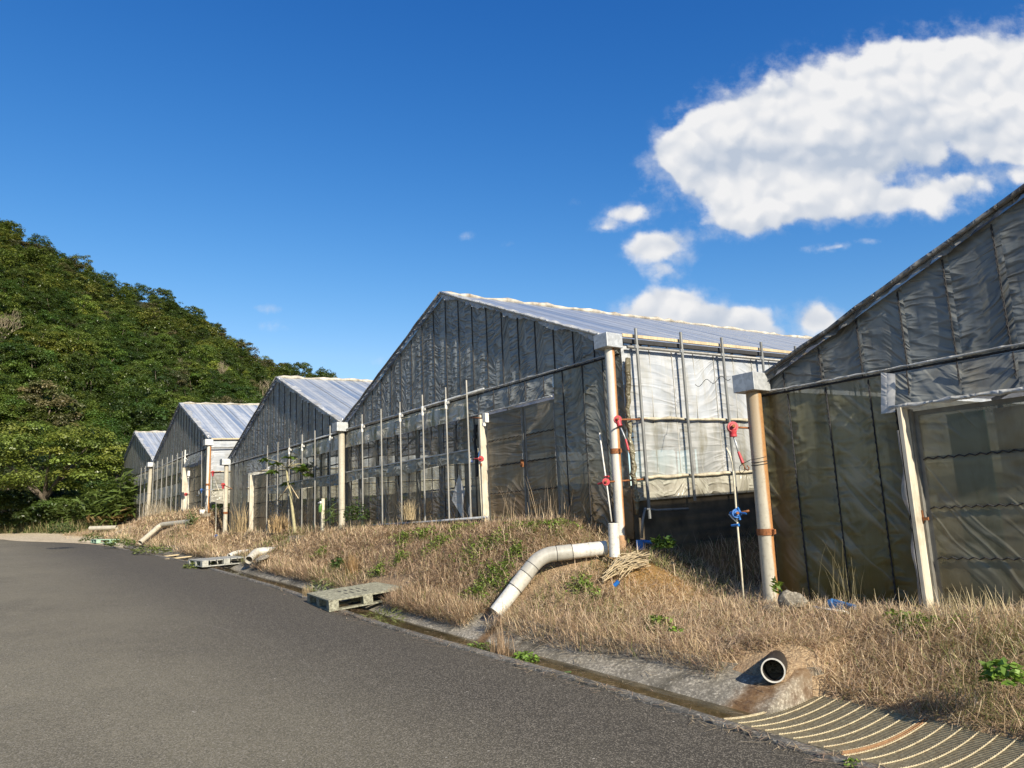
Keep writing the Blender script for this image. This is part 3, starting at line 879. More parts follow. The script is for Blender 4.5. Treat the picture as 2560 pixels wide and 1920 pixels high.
def build_terrain():
    xs = np.concatenate([[-400, -250, -150, -110, -90, -76], np.arange(-68, -38, 1.0), np.arange(-38, -14, .35), np.arange(-14, -1.5, .15), np.arange(-1.5, 6, .5), [8, 12, 20, 40, 90, 200, 400]])
    ts = np.concatenate([[-400, -150, -60, -30, -16, -9, -5, -2.5, -1.2, -.5, -.1, -.004, .004, CH0 - .01, CH0 + .01, CH1], np.linspace(CH1 + .02, AP, 6), np.arange(AP + .06, 3.4, .1),
                         np.arange(3.5, 6.0, .25), np.arange(6.0, 12.1, .6), [15, 20, 28, 36, 60, 150, 400]])
    X, Tt = np.meshgrid(xs, ts)
    Yv = Ye(X) + Tt
    Z = T(X, Yv)
    Z = Z - np.where(Tt < 0, .03, 0) - np.where((Tt >= 0) & (Tt <= AP + .01) & (X > DR_END), .05, 0)
    Z = Z - np.where((Tt > AP) & (Tt < AP + .34) & (X > -4.5) & (X < -3.9), .05, 0)
    v = np.stack([X, Yv, Z], -1).reshape(-1, 3)
    nx, nt_ = len(xs), len(ts)
    i, j = np.meshgrid(np.arange(nx - 1), np.arange(nt_ - 1))
    a = (j * nx + i).ravel()
    q = np.stack([a, a + 1, a + nx + 1, a + nx], -1)
    o = npmesh('ground', v, q, 'soil', smooth=True)
    tag(o, kind='structure')
    # road
    ts = np.array([-14, -10, -7, -5, -3.4, -2.2, -1.2, -.6, -.25, 0.0])
    xs2 = np.concatenate([np.arange(-90, -40, 1.0), np.arange(-40, -12, .4), np.arange(-12, 12.1, .2)])
    X, Tt = np.meshgrid(xs2, ts)
    rag = .035 * fbm(X * 3, X * 0, 1.5) * (Tt > -.1)
    Yv = Ye(X) + Tt + rag
    Z = zr(X) + .012 * fbm(X, Yv, .5) * (Tt < -.1)
    Z = np.where(Tt > -.01, Z - .012, Z)
    v = np.stack([X, Yv, Z], -1).reshape(-1, 3)
    nx, n2 = len(xs2), len(ts)
    i, j = np.meshgrid(np.arange(nx - 1), np.arange(n2 - 1))
    a = (j * nx + i).ravel()
    o = npmesh('road', v, np.stack([a, a + 1, a + nx + 1, a + nx], -1), 'asphalt', smooth=True)
    tag(o, kind='structure')
    # drain: kerb lip, channel, sloping apron
    prof = [(0.0, -.06), (0.0, .006), (.015, .016), (CH0 - .02, .012), (CH0, -.004), (CH0 + .01, -.12), (CH1, -.12), (CH1 + .01, -.075)]
    for k in range(1, 9):
        f = k / 8
        prof.append((CH1 + .01 + (AP + .08 - CH1) * f, -.075 + .275 * f ** .9))
    prof += [(AP + .20, .212), (AP + .36, .205), (AP + .42, .10)]
    xs3_ = np.concatenate([np.arange(DR_END, -13, .4), np.arange(-13, 8.1, .12)])
    pt = np.array(prof)
    for (nm, k0, k1, mt) in (('drain_kerb', 0, 5, 'kerb'), ('drain_channel', 4, 8, 'kerb'), ('drain_apron', 7, len(prof), 'apron')):
        xs3 = np.concatenate([xs3_[xs3_ < -3.93], np.arange(-3.92, -3.5, .04)]) if nm == 'drain_apron' else xs3_
        X, K = np.meshgrid(xs3, np.arange(len(prof)))
        Tt = pt[K, 0] + .012 * fbm(X * 2, K * 1.3, 1.4) * (K > 0)
        Z = zr(X) + pt[K, 1] + np.where(K > 7, .018 * fbm(X * 2, K * .9, 1.3), .004 * fbm(X * 4, K * .5, 1.3))
        if nm == 'drain_apron':
            Z = np.where(X > -3.93, np.minimum(Z, T(X, Ye(X) + Tt) + .012), Z)
        vv = np.stack([X, Ye(X) + Tt, Z], -1)[k0:k1]
        nx = len(xs3)
        i, j = np.meshgrid(np.arange(nx - 1), np.arange(k1 - k0 - 1))
        a = (j * nx + i).ravel()
        o = npmesh(nm, vv.reshape(-1, 3), np.stack([a, a + 1, a + nx + 1, a + nx], -1), mt, smooth=nm != 'drain_kerb')
        tag(o, kind='structure')
    # standing water
    xs4 = np.concatenate([np.arange(DR_END, -4.2, .5), [-3.95]])
    vv, ff = [], []
    for k, x in enumerate(xs4):
        y0 = float(Ye(x))
        vv += [(x, y0 + CH0 + .004, float(zr(x)) - .045), (x, y0 + CH1 + .09, float(zr(x)) - .045)]
        if k:
            ff.append((2 * k - 2, 2 * k, 2 * k + 1, 2 * k - 1))
    o = npmesh('drain_water', vv, ff, 'water')
    tag(o, kind='structure')
    # gravel spill beyond the asphalt on the outside of the bend
    xs5 = np.arange(-70, -31.0, .5)
    ts5 = np.linspace(-.9, 3.2, 12)
    X, Tt = np.meshgrid(xs5, ts5)
    wob = .35 * fbm(X, Tt, .9)
    lim = ss(-31.0, -40, X)
    Tt2 = np.where(Tt < 0, Tt * lim, Tt * (.25 + .75 * lim)) + wob * lim
    Yv = Ye(X) + Tt2
    Z = np.where(Tt2 < 0, zr(X), T(X, Yv)) + .022
    Z = np.where(np.abs(Tt - ts5[0]) < 1e-6, Z - .012, Z)
    v = np.stack([X, Yv, Z], -1).reshape(-1, 3)
    nx = len(xs5)
    i, j = np.meshgrid(np.arange(nx - 1), np.arange(len(ts5) - 1))
    a = (j * nx + i).ravel()
    o = npmesh('gravel_shoulder', v, np.stack([a, a + 1, a + nx + 1, a + nx], -1), 'gravel', smooth=True)
    tag(o, kind='structure')


# hill: crest slope seen from the road, by bearing (degrees left of north)
_HC = np.array([(55, .06), (60, .10), (64, .140), (65.7, .12), (66.5, .185), (67.45, .204), (68.4, .206), (70.7, .214), (72.4, .226), (75.2, .266), (77.4, .285), (79.5, .305), (82.0, .313),
                (84.0, .336), (86.4, .352), (88.7, .369), (94.8, .385), (102, .41), (118, .43)])
HR0, HR1 = 56.0, 165.0


def hillz(az, r):
    top = EYE + np.interp(az, _HC[:, 0], _HC[:, 1]) * HR1 - 3.9
    u = np.clip((r - HR0) / (HR1 - HR0), 0, 1.5)
    prof = np.where(u < 1, u ** 1.05, 1 - (u - 1) * .9)
    base = 2.3
    return base + (top - base) * prof + .9 * fbm(r * .12, az * .5, .6) * np.clip(u * 4, 0, 1)


def build_hill():
    az = np.linspace(55, 118, 90)
    rr = np.concatenate([[50, 53], np.linspace(HR0, 205, 52)])
    A, Rr = np.meshgrid(az, rr)
    Z = hillz(A, Rr)
    Z = np.where(Rr < HR0, 2.3 - (HR0 - Rr) * .35, Z)
    v = np.stack([-np.sin(np.radians(A)) * Rr, np.cos(np.radians(A)) * Rr, Z], -1).reshape(-1, 3)
    nx = len(az)
    i, j = np.meshgrid(np.arange(nx - 1), np.arange(len(rr) - 1))
    a = (j * nx + i).ravel()
    o = npmesh('hill', v, np.stack([a, a + 1, a + nx + 1, a + nx], -1), 'hill', smooth=True)
    tag(o, kind='structure')


build_terrain()
build_hill()

# ------------------------------------------------------------------ greenhouses
YF, SL = 7.43, 0.034          # street front of the houses; fall of the gutters towards the road
YB = 31.0


def dz(y):
    return SL * (y - YF)


def zig(mb, p0, p1, amp, step, r, axis=0):
    p0, p1 = Vector(p0), Vector(p1)
    L = (p1 - p0).length
    n = max(2, int(L / step))
    d = (p1 - p0).normalized()
    s = Vector((1, 0, 0)) if abs(d.z) > .7 else Vector((0, 0, 1))
    pts = [p0 + (p1 - p0) * (k / n) + s * (amp * (1 if k % 2 else -1)) for k in range(n + 1)]
    mb.tube(pts, r, 4, False)


def crumple_tube(mb, pts, r, rng, seg=.12, n=7, amp=.35):
    P = [Vector(p) for p in pts]
    out, rs = [], []
    for a, b in zip(P[:-1], P[1:]):
        k = max(1, int((b - a).length / seg))
        for i in range(k):
            out.append(a + (b - a) * (i / k))
    out.append(P[-1])
    for i, p in enumerate(out):
        out[i] = p + Vector((rng.uniform(-1, 1), rng.uniform(-1, 1), rng.uniform(-1, 1))) * r * .35
        rs.append(r * (1 + rng.uniform(-amp, amp)))
    mb.tube(out, rs, n, True, .18, rng)


def greenhouse(root, bays, zb, zfl, rng, near=False, mats=None, back=YB):
    """bays: list of (x_mid, half, z_eave, z_peak); zb batten height; zfl floor"""
    mats = mats or {}
    slope = [(zp - ze) / h for (xm, h, ze, zp) in bays]
    for bi, (xm, h, ze, zp) in enumerate(bays):
        k = slope[bi]

        def roofz(x):
            return zp - k * abs(x - xm)
        # gable film, bulging a little between its seams
        mb = MB()

        def gf(u, v):
            x = xm - h + 2 * h * u
            zt = roofz(x) - .02
            z = zb + (zt - zb) * v
            return (x, YF + .010 * math.sin((x - xm) * 6.9 * 2) * math.sin(v * 3.14), z)
        mb.grid(gf, 120, 8)
        mb.build('gable_film', mats.get('gable', 'gable'), root, True)
        # seams
        n = int((2 * h - .3) / .455)
        for i in range(n + 1):
            x = xm + (i - n // 2) * .455 + .03
            if abs(x - xm) > h - .15:
                continue
            zt = roofz(x) - .05
            mb = MB()
            if near:
                zig(mb, (x, YF - .016, zb), (x, YF - .016, zt), .006, .040, .0042)
                mb.bar((x, YF - .006, zb), (x, YF - .006, zt), .012, .010, (1, 0, 0))
            else:
                mb.bar((x, YF - .008, zb), (x, YF - .008, zt), .016, .011, (1, 0, 0))
            mb.build('gable_seam', 'seam', root)
        # roof sheets
        for sgn, nm in ((-1, 'roof_film'), (1, 'roof_film')):
            mb = MB()

            def rf(u, v):
                x = xm + sgn * (h + .04) * u
                y = YF - .10 + (back - YF + .2) * v
                z = zp - k * abs(x - xm) + dz(y) + .018 + .012 * math.sin(y * 6.9) * math.sin(u * 3.1)
                return (x, y, z)
            mb.grid(rf, 6, 160)
            if sgn > 0:
                mb.f = [tuple(reversed(f)) for f in mb.f]
            mb.build(nm, mats.get('roof', 'roof'), root, True)
            # rolled film edge along the rake and ragged fringe under it
            mb = MB()
            e = xm + sgn * h
            crumple_tube(mb, [(xm, YF - .09, zp + .03), (e, YF - .09, zp - k * h + .03)], .026 if near else .018, rng, .35, 8, .18)
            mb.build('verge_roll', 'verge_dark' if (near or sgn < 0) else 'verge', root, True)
            mb = MB()
            nn = 90
            dep = [.035 + (.065 if sgn > 0 else .03) * max(0, .4 + .6 * math.sin(i * .31 + sgn) + rng.uniform(-.4, .5)) for i in range(nn + 1)]

            def ff(u, v):
                i = min(nn, int(round(u * nn)))
                x = xm + sgn * h * u
                return (x, YF - .065 + .03 * math.sin(i * 1.7) * v * v - .01 * v, zp - k * h * u + .01 - dep[i] * v)
            mb.grid(ff, nn, 3)
            mb.build('verge_fringe', mats.get('fringe', 'verge'), root, True)
            # loose upper sheet lapping over the roof edge
            mb = MB()
            dep2 = [.08 + .13 * max(0, .3 + math.sin(i * .23 + 2 * sgn) * .5 + rng.uniform(-.25, .35)) for i in range(nn + 1)]

            def fl(u, v):
                i = min(nn, int(round(u * nn)))
                x = xm + sgn * h * u
                return (x, YF - .08 + dep2[i] * v, zp - k * h * u + .038 + .018 * math.sin(v * 3.1) * (1 + .8 * math.sin(i * .9)))
            mb.grid(fl, nn, 3)
            mb.build('verge_lap', 'verge', root, True)
        # ridge
        mb = MB()
        crumple_tube(mb, [(xm, YF - .05, zp + .03), (xm, back, zp + .03 + dz(back))], .045, rng, .2, 6, .5)
        mb.build('ridge_cap', 'ridge', root, True)
        # frame inside: posts, trusses, purlins
        mb = MB()
        for y in (YF + .07, YF + 3.1, YF + 6.2, YF + 9.3, YF + 12.4, YF + 15.5, YF + 18.6, YF + 21.7):
            if y > back:
                continue
            for sx in (-1, 1):
                mb.bar((xm + sx * (h - .1), y, zfl), (xm + sx * (h - .1), y, ze + dz(y)), .06, .06)
                mb.bar((xm + sx * h, y, ze + dz(y) - .03), (xm, y, zp + dz(y) - .03), .05, .06)
            mb.bar((xm - h, y, ze + dz(y) - .06), (xm + h, y, ze + dz(y) - .06), .04, .05)
            mb.bar((xm, y, ze + dz(y) - .06), (xm, y, zp + dz(y) - .05), .04, .04)
            for sx in (-1, 1):
                mb.bar((xm + sx * h * .5, y, ze + dz(y) - .06), (xm + sx * h * .5, y, ze + (zp - ze) * .5 + dz(y)), .035, .035)
                mb.bar((xm, y, ze + dz(y) - .06), (xm + sx * h * .5, y, ze + (zp - ze) * .5 + dz(y)), .03, .03)
        for f in (.2, .4, .6, .8):
            for sx in (-1, 1):
                mb.bar((xm + sx * h * f, YF + .12, zp - k * h * f - .05), (xm + sx * h * f, back, zp - k * h * f - .05 + dz(back)), .04, .05)
        mb.build('frame', 'steel_int', root)
        # rear gable
        mb = MB()
        b = back
        mb.add([(xm - h, b, zfl + .3), (xm + h, b, zfl + .3), (xm + h, b, ze + dz(b)), (xm, b, zp + dz(b)), (xm - h, b, ze + dz(b))], [(0, 1, 2, 3, 4)])
        mb.build('rear_film', 'side', root)


def patch(name, mat, root, x0, x1, z0, z1, y=YF, bulge=.012, nz=10, y1=None):
    """a stretch of wall film; y1 lets the top edge stand forward or back of the bottom edge"""
    mb = MB()
    n = max(4, int(abs(x1 - x0) / .08))
    yt = y if y1 is None else y1

    def f(u, v):
        x = x0 + (x1 - x0) * u
        zz0 = z0(x) if callable(z0) else z0
        zz1 = z1(x) if callable(z1) else z1
        return (x, y + (yt - y) * v - bulge * math.sin(u * 3.1416) * math.sin(v * 3.1416) + .006 * math.sin(x * 9) * math.sin(v * 7), zz0 + (zz1 - zz0) * v)
    mb.grid(f, n, nz)
    return mb.build(name, mat, root, True)


def seams(name, root, xs, z0, z1, near=False, y=YF):
    for x in xs:
        mb = MB()
        if near:
            zig(mb, (x, y - .020, z0), (x, y - .020, z1), .007, .042, .0045)
            mb.bar((x, y - .012, z0), (x, y - .012, z1), .012, .010, (1, 0, 0))
        else:
            mb.bar((x, y - .010, z0), (x, y - .010, z1), .014, .011, (1, 0, 0))
        mb.build(name, 'seam', root)


def door(root, leaves, z0, z1, bands, mat, y, near=False, handle_x=None, hz=None):
    for (x0, x1) in leaves:
        d = MB()
        w = .045
        d.box(((x0 + w / 2), y, (z0 + z1) / 2), (w, .03, z1 - z0))
        d.box(((x1 - w / 2), y, (z0 + z1) / 2), (w, .03, z1 - z0))
        d.box(((x0 + x1) / 2, y, z1 - w / 2), (x1 - x0 - 2 * w, .03, w))
        d.box(((x0 + x1) / 2, y, z0 + w / 2 + .01), (x1 - x0 - 2 * w, .03, w))
        for zb in bands:
            d.box(((x0 + x1) / 2, y + .004, zb), (x1 - x0 - 2 * w, .02, .035))
        do = d.build('door', 'doorframe', root)
        fm = MB()
        fm.grid(lambda u, v: (x0 + w + (x1 - x0 - 2 * w) * u, y - .018 - .006 * math.sin(u * 3.14) * abs(math.sin(v * 12.5)), z0 + w + (z1 - z0 - 2 * w) * v), 12, 24)
        fm.build('door_film', mat, do, True)
        sm = MB()
        for zb in bands:
            if near:
                zig(sm, (x0 + w, y - .032, zb), (x1 - w, y - .032, zb), .010, .045, .006)
            else:
                zig(sm, (x0 + w, y - .032, zb), (x1 - w, y - .032, zb), .009, .060, .006)
        sm.build('film_spring', 'seam', do)
    if handle_x is not None:
        hm = MB()
        hm.box((handle_x, y - .05, hz), (.03, .05, .12))
        hm.box((handle_x + .025, y - .07, hz - .02), (.07, .02, .03))
        hm.build('handle', 'rust', root)


MAT['infill'] = simple('dark_earth_infill', (.085, .068, .045), .95, .5, 3)
MAT['doorframe'] = simple('door_frame_steel', (0.17, 0.165, 0.145), .6, .2, 12, .2, dirt=(.12, .09, .06), dirt_amt=.5)
MAT['ridge'] = simple('weathered_ridge_sheet', (0.40, 0.37, 0.31), .85, .4, 5, dirt=(.14, .10, .06), dirt_amt=.85)
rng = random.Random(11)

# --- nearest house, only its left part is in the frame
gA = empty('film_greenhouse', (-.4, YF, .53), 'nearest greenhouse with olive stained film, cut off by the right edge', 'greenhouse')
baysA = [(-.4, 4.85, 2.96, 4.98)]
greenhouse(gA, baysA, 2.83, .53, rng, True, {'gable': 'gableA', 'roof': 'roofB', 'fringe': 'verge_dark'})
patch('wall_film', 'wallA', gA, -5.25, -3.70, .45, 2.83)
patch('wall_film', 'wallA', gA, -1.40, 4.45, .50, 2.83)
seams('wall_seam', gA, [-4.89, -4.43, -3.96, -3.72], .55, 2.80, True)
patch('door_hood', 'gableA', gA, -3.72, -1.38, 2.47, 2.815, YF - .13, .01, 6, YF - .02)
patch('hood_flap', 'flap', gA, -3.80, -3.66, 2.42, lambda x: 2.80 - (x + 3.66) * .3, YF - .15, .01, 6, YF - .05)
seams('hood_seam', gA, [-3.53, -3.07, -2.61, -2.15], 2.50, 2.80, True, YF - .08)
mb = MB()
crumple_tube(mb, [(-3.72, YF - .135, 2.465), (-1.38, YF - .135, 2.465)], .022, rng, .09)
mb.build('hood_hem', 'verge', gA, True)
mb = MB()
zig(mb, (-5.25, YF - .022, 2.83), (4.45, YF - .022, 2.83), .008, .05, .005)
mb.bar((-5.25, YF - .010, 2.83), (4.45, YF - .010, 2.83), .016, .020)
mb.build('front_batten', 'seam', gA)
mb = MB()
crumple_tube(mb, [(-5.25, YF - .028, 2.866), (4.45, YF - .028, 2.866)], .012, rng, .09)
mb.build('batten_film_edge', 'verge', gA, True)
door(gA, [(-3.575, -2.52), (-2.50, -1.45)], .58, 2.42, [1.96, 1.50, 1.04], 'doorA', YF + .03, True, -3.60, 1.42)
mb = MB()
mb.box((-3.615, YF - .075, 1.49), (.035, .19, 1.93))
mb.build('door_post', 'post', gA)
mb = MB()
mb.box((-3.585, YF - .005, 1.49), (.022, .06, 1.90))
mb.build('door_jamb', 'doorframe', gA)
MB().box((-1.42, YF - .04, 1.49), (.05, .15, 1.93)).build('door_jamb', 'doorframe', gA)
mb = MB()


def torn(u, v):
    zz = .62 + 1.62 * v
    wv = .012 + .022 * abs(math.sin(v * 5.3 + 1.2)) + .010 * math.sin(v * 23)
    return (-3.64 - (wv + .02) * u, YF - .175 + .03 * math.sin(v * 17) * u + .05 * u, zz)


mb.grid(torn, 3, 40)
mb.build('torn_film', 'flap', gA, True)
mb = MB()
mb.box((-2.5, YF - .03, .525), (2.4, .24, .07))
mb.build('door_sill', 'rock', gA)
mb = MB()
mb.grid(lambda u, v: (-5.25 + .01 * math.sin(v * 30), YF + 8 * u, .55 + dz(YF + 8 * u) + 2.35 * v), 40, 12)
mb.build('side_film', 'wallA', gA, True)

# --- middle twin-span house
gB = empty('film_greenhouse', (-16.7, YF, 1.5), 'middle twin gabled greenhouse with grey film front and sunlit white side wall', 'greenhouse')
baysB = [(-12.1, 4.63, 3.97, 5.91), (-21.32, 4.6, 3.97, 5.90)]
greenhouse(gB, baysB, 3.78, 1.5, rng, False, {'roof': 'roofB'})
patch('wall_film', 'wall', gB, -8.95, -7.44, lambda x: 1.46 - .22 * (x + 8.95) / 1.5, 3.78)
patch('wall_film', 'wall', gB, -11.36, -10.90, 1.5, 3.42)
patch('wall_film', 'wall', gB, -25.92, -24.03, 1.42, 3.78)
seams('wall_seam', gB, [-8.72, -8.26, -7.82, -11.2, -24.5, -25.0, -25.45], 1.45, 3.77)
patch('door_hood', 'gable', gB, -11.36, -8.93, 3.42, 3.775, YF - .055, .01, 6, YF - .015)
patch('door_hood', 'gable', gB, -24.03, -22.15, 3.36, 3.775, YF - .055, .01, 6, YF - .015)
seams('hood_seam', gB, [-10.97, -10.5, -10.05, -9.6, -9.12], 3.44, 3.76, False, YF - .05)
mb = MB()
crumple_tube(mb, [(-11.3, YF - .06, 3.415), (-8.93, YF - .06, 3.415)], .012, rng, .1)
mb.build('hood_hem', 'verge', gB, True)
mb = MB()
crumple_tube(mb, [(-24.03, YF - .06, 3.355), (-22.15, YF - .06, 3.355)], .012, rng, .1)
mb.build('hood_hem', 'verge', gB, True)
for (x0, x1) in ((-16.66, -11.36), (-22.13, -16.74)):
    patch('upper_band', 'band', gB, x0, x1, 3.41, 3.775, YF - .035, .03, 6, YF - .012)
    patch('upper_window', 'window', gB, x0, x1, 2.83, 3.42, YF + .02, .01)
    patch('transom_band', 'transom', gB, x0, x1, lambda x: 2.60 + .03 * math.sin(x * 1.9), 2.835, YF - .030, .02, 5, YF - .012)
    patch('lower_window', 'window', gB, x0, x1, 1.58, 2.62, YF + .02, .01)
    n = int((x1 - x0) / .46)
    seams('window_seam', gB, [x0 + .46 * (i + .5) for i in range(n)], 1.6, 3.41, False, YF + .02)
    mb = MB()
    for i in range(6):
        x = x0 + .5 + i * (x1 - x0 - .8) / 5
        mb.bar((x, YF + .10, 1.5), (x, YF + .10, 3.75), .07, .05, (1, 0, 0))
    for z in (1.62, 2.2, 2.72, 3.1, 3.55):
        mb.bar((x0, YF + .15, z), (x1, YF + .15, z), .03, .03)
    mb.build('window_posts', 'steel_int', gB)
    mb = MB()
    mb.bar((x0, YF - .03, 2.835), (x1, YF - .03, 2.835), .02, .02)
    mb.build('transom_rail', 'galv', gB)
mb = MB()
zig(mb, (-25.9, YF - .02, 3.78), (-7.45, YF - .02, 3.78), .008, .06, .006)
mb.bar((-25.9, YF - .010, 3.78), (-7.45, YF - .010, 3.78), .016, .020)
mb.build('front_batten', 'seam', gB)
mb = MB()
crumple_tube(mb, [(-25.9, YF - .03, 3.815), (-7.5, YF - .03, 3.815)], .013, rng, .12)
mb.build('batten_film_edge', 'verge', gB, True)
door(gB, [(-10.85, -9.80), (-9.76, -8.96)], 1.56, 3.38, [2.91, 2.48, 2.02], 'door', YF + .03, False, -9.83, 2.46)
door(gB, [(-23.47, -22.18)], 1.56, 3.27, [2.85, 2.40, 1.98], 'door', YF + .03)
for (x, xw, zt) in ((-10.90, .05, 3.39), (-23.54, .06, 3.28)):
    mb = MB()
    mb.box((x, YF - .035, (1.5 + zt) / 2), (xw, .14, zt - 1.5))
    mb.build('door_post', 'post', gB)
mb = MB()
mb.box((-10.87, YF - .115, 2.52), (.03, .02, .05))
mb.build('post_latch', 'rust', gB)
# right side wall of the middle house
XS = -7.44


def sidepatch(name, mat, root, X, y0, y1, z0, z1, bul=.02):
    mb = MB()
    n = int((y1 - y0) / .12)

    def f(u, v):
        y = y0 + (y1 - y0) * u
        return (X + bul * abs(math.sin((y - 7.6) * 3.307)) * math.sin(v * 3.1416), y, z0 + (z1 - z0) * v + dz(y))
    mb.grid(f, n, 8)
    mb.f = [tuple(reversed(q)) for q in mb.f]
    return mb.build(name, mat, root, True)


sidepatch('side_film', 'side', gB, XS, YF, YB, 2.87, 3.90)
sidepatch('side_film', 'sidelow', gB, XS + .01, YF + .12, YB, 2.06, 2.88)
for y in np.arange(YF + .55, 16, .475):
    mb = MB()
    mb.bar((XS + .012, y, 2.1 + dz(y)), (XS + .012, y, 3.88 + dz(y)), .012, .008, (0, 1, 0))
    mb.build('side_seam', 'seam_pale', gB)
sidepatch('side_skirt', 'skirt', gB, XS + .02, YF + .06, YB, 1.74, 2.06, .03)
mb = MB()
mb.add([(XS - .03, YF + .05, .9), (XS - .03, YB, 1.2), (XS - .03, YB, 1.80 + dz(YB)), (XS - .03, YF + .05, 1.80)], [(0, 1, 2, 3)])  # dark earth-toned sheet added to close the sunlit gap below the skirt
mb.build('dark_infill', 'infill', gB)
mb = MB()
for z, r in ((2.87, .021), (2.055, .024)):
    crumple_tube(mb, [(XS + .06, YF + .18, z), (XS + .06, YB, z + dz(YB))], r, rng, .16, 7, .25)
mb.build('roll_pipe', 'rollpipe', gB, True) if False else None
MAT['rollpipe'] = simple('film_roller', (0.42, 0.38, 0.28), .7, .35, 9, dirt=(.14, .11, .07), dirt_amt=.7)
mb.build('roll_pipe', 'rollpipe', gB, True)
mb = MB()
mb.bar((XS + .06, YF - .02, 4.035), (XS + .06, YB, 4.035 + dz(YB)), .03, .045)
mb.build('eave_board', 'wood', gB)
mb = MB()
mb.bar((XS + .03, YF + .0, 3.965), (XS + .03, YB, 3.965 + dz(YB)), .05, .06)
mb.build('eave_gutter', 'dark', gB)
mb = MB()
mb.tube([(XS + .085, YF + .05, 3.87), (XS + .085, YB, 3.87 + dz(YB))], .024, 8)
mb.build('side_rail', 'pole', gB, True)
mb = MB()
crumple_tube(mb, [(XS + .10, YF + .02, 3.70), (XS + .05, YF + .0, 2.9), (XS + .07, YF + .01, 2.1), (XS + .08, YF + .02, 1.55)], .035, rng, .1)
mb.build('corner_film', 'flap_old', gB, True) if False else None
MAT['flap_old'] = film('old_loose_film', (0.24, 0.22, 0.15), clear=0.05, transl=.3, bd=.03, gloss=.3, spacing=.2, grime=(.08, .06, .03), grime_amt=.7)
mb.build('corner_film', 'flap_old', gB, True)
# torn sheet hanging in the lower window, beside the door
mb = MB()
q0, q1, q2, q3 = onY(1147, 1185, YF - .06), onY(1129, 1250, YF - .08), onY(1160, 1300, YF - .05), onY(1158, 1262, YF - .04)
mb.add([q0, q1, q3, q2, (q3[0] + .02, q3[1] + .03, q3[2] + .25)], [(0, 1, 2), (0, 2, 4), (1, 3, 2)])
mb.build('torn_film', 'flap', gB)
mb = MB()
mb.grid(lambda u, v: tuple(np.array(onY(1176 + 6 * v - 8 * u * math.sin(v * 3), 1255 + 55 * v, YF - .05 - .02 * math.sin(v * 4)))), 3, 8)
mb.build('torn_film', 'flap', gB, True)
mb = MB()
crumple_tube(mb, [onY(1190, 1062, YF - .05), onY(1187, 1100, YF - .05), onY(1193, 1140, YF - .04), onY(1194, 1190, YF - .03)], .03, rng, .05)
mb.build('torn_black_film', 'dark', gB, True)

# --- far twin-span house
gC = empty('film_greenhouse', (-37.6, YF, 2.4), 'farthest twin gabled greenhouse up the road, blue grey roofs against the wooded hill', 'greenhouse')
baysC = [(-33.0, 4.6, 4.95, 6.90), (-42.5, 4.9, 4.93, 6.84)]
greenhouse(gC, baysC, 4.62, 2.4, rng, False, {'roof': 'roof'}, 27.0)
patch('wall_film', 'wall', gC, -29.5, -28.42, 2.3, 4.62)
patch('wall_film', 'wall', gC, -32.25, -31.45, 2.3, 4.62)
patch('door_hood', 'gable', gC, -31.6, -29.45, 4.18, 4.615, YF - .17, .01, 6, YF - .015)
seams('wall_seam', gC, [-28.9, -29.2, -31.9], 2.4, 4.6)
for (x0, x1) in ((-37.55, -32.25), (-47.2, -37.65)):
    patch('upper_band', 'band', gC, x0, x1, 4.05, 4.615, YF - .035, .03, 6, YF - .012)
    patch('upper_window', 'window', gC, x0, x1, 3.63, 4.06, YF + .02, .01)
    patch('transom_band', 'band', gC, x0, x1, 3.16, 3.64, YF - .03, .02, 5, YF - .012)
    patch('lower_window', 'window', gC, x0, x1, 2.35, 3.17, YF + .02, .01)
    mb = MB()
    for i in range(8):
        x = x0 + .4 + i * (x1 - x0 - .8) / 7
        mb.bar((x, YF + .10, 2.4), (x, YF + .10, 4.6), .07, .05, (1, 0, 0))
    mb.build('window_posts', 'steel_int', gC)
mb = MB()
mb.bar((-47.3, YF - .012, 4.62), (-28.42, YF - .012, 4.62), .02, .045)
mb.build('front_batten', 'seam', gC)
door(gC, [(-31.3, -30.6), (-30.58, -29.55)], 2.42, 4.14, [3.7, 3.2, 2.75], 'door', YF + .03)
mb = MB()
mb.box((-31.38, YF - .11, 3.27), (.06, .28, 1.74))
mb.build('door_post', 'post', gC)
XC = -28.42
sidepatch('side_film', 'side', gC, XC, YF, 27, 3.75, 4.85)
sidepatch('side_film', 'sidelow', gC, XC + .01, YF + .1, 27, 3.12, 3.76)
sidepatch('side_skirt', 'skirt', gC, XC + .02, YF + .06, 27, 2.6, 3.12)
mb = MB()
mb.bar((XC + .06, YF, 4.93), (XC + .06, 27, 4.93 + dz(27)), .03, .05)
mb.build('eave_board', 'wood', gC)
mb = MB()
for z in (3.75, 3.12):
    mb.tube([(XC + .06, YF + .1, z), (XC + .06, 27, z + dz(27))], .024, 7)
mb.build('roll_pipe', 'rollpipe', gC, True)
mb = MB()
mb.tube([(XC + .12, YF, 4.60), (XC + .12, 27, 4.60 + dz(27))], .024, 7)
mb.build('side_rail', 'pole', gC, True)

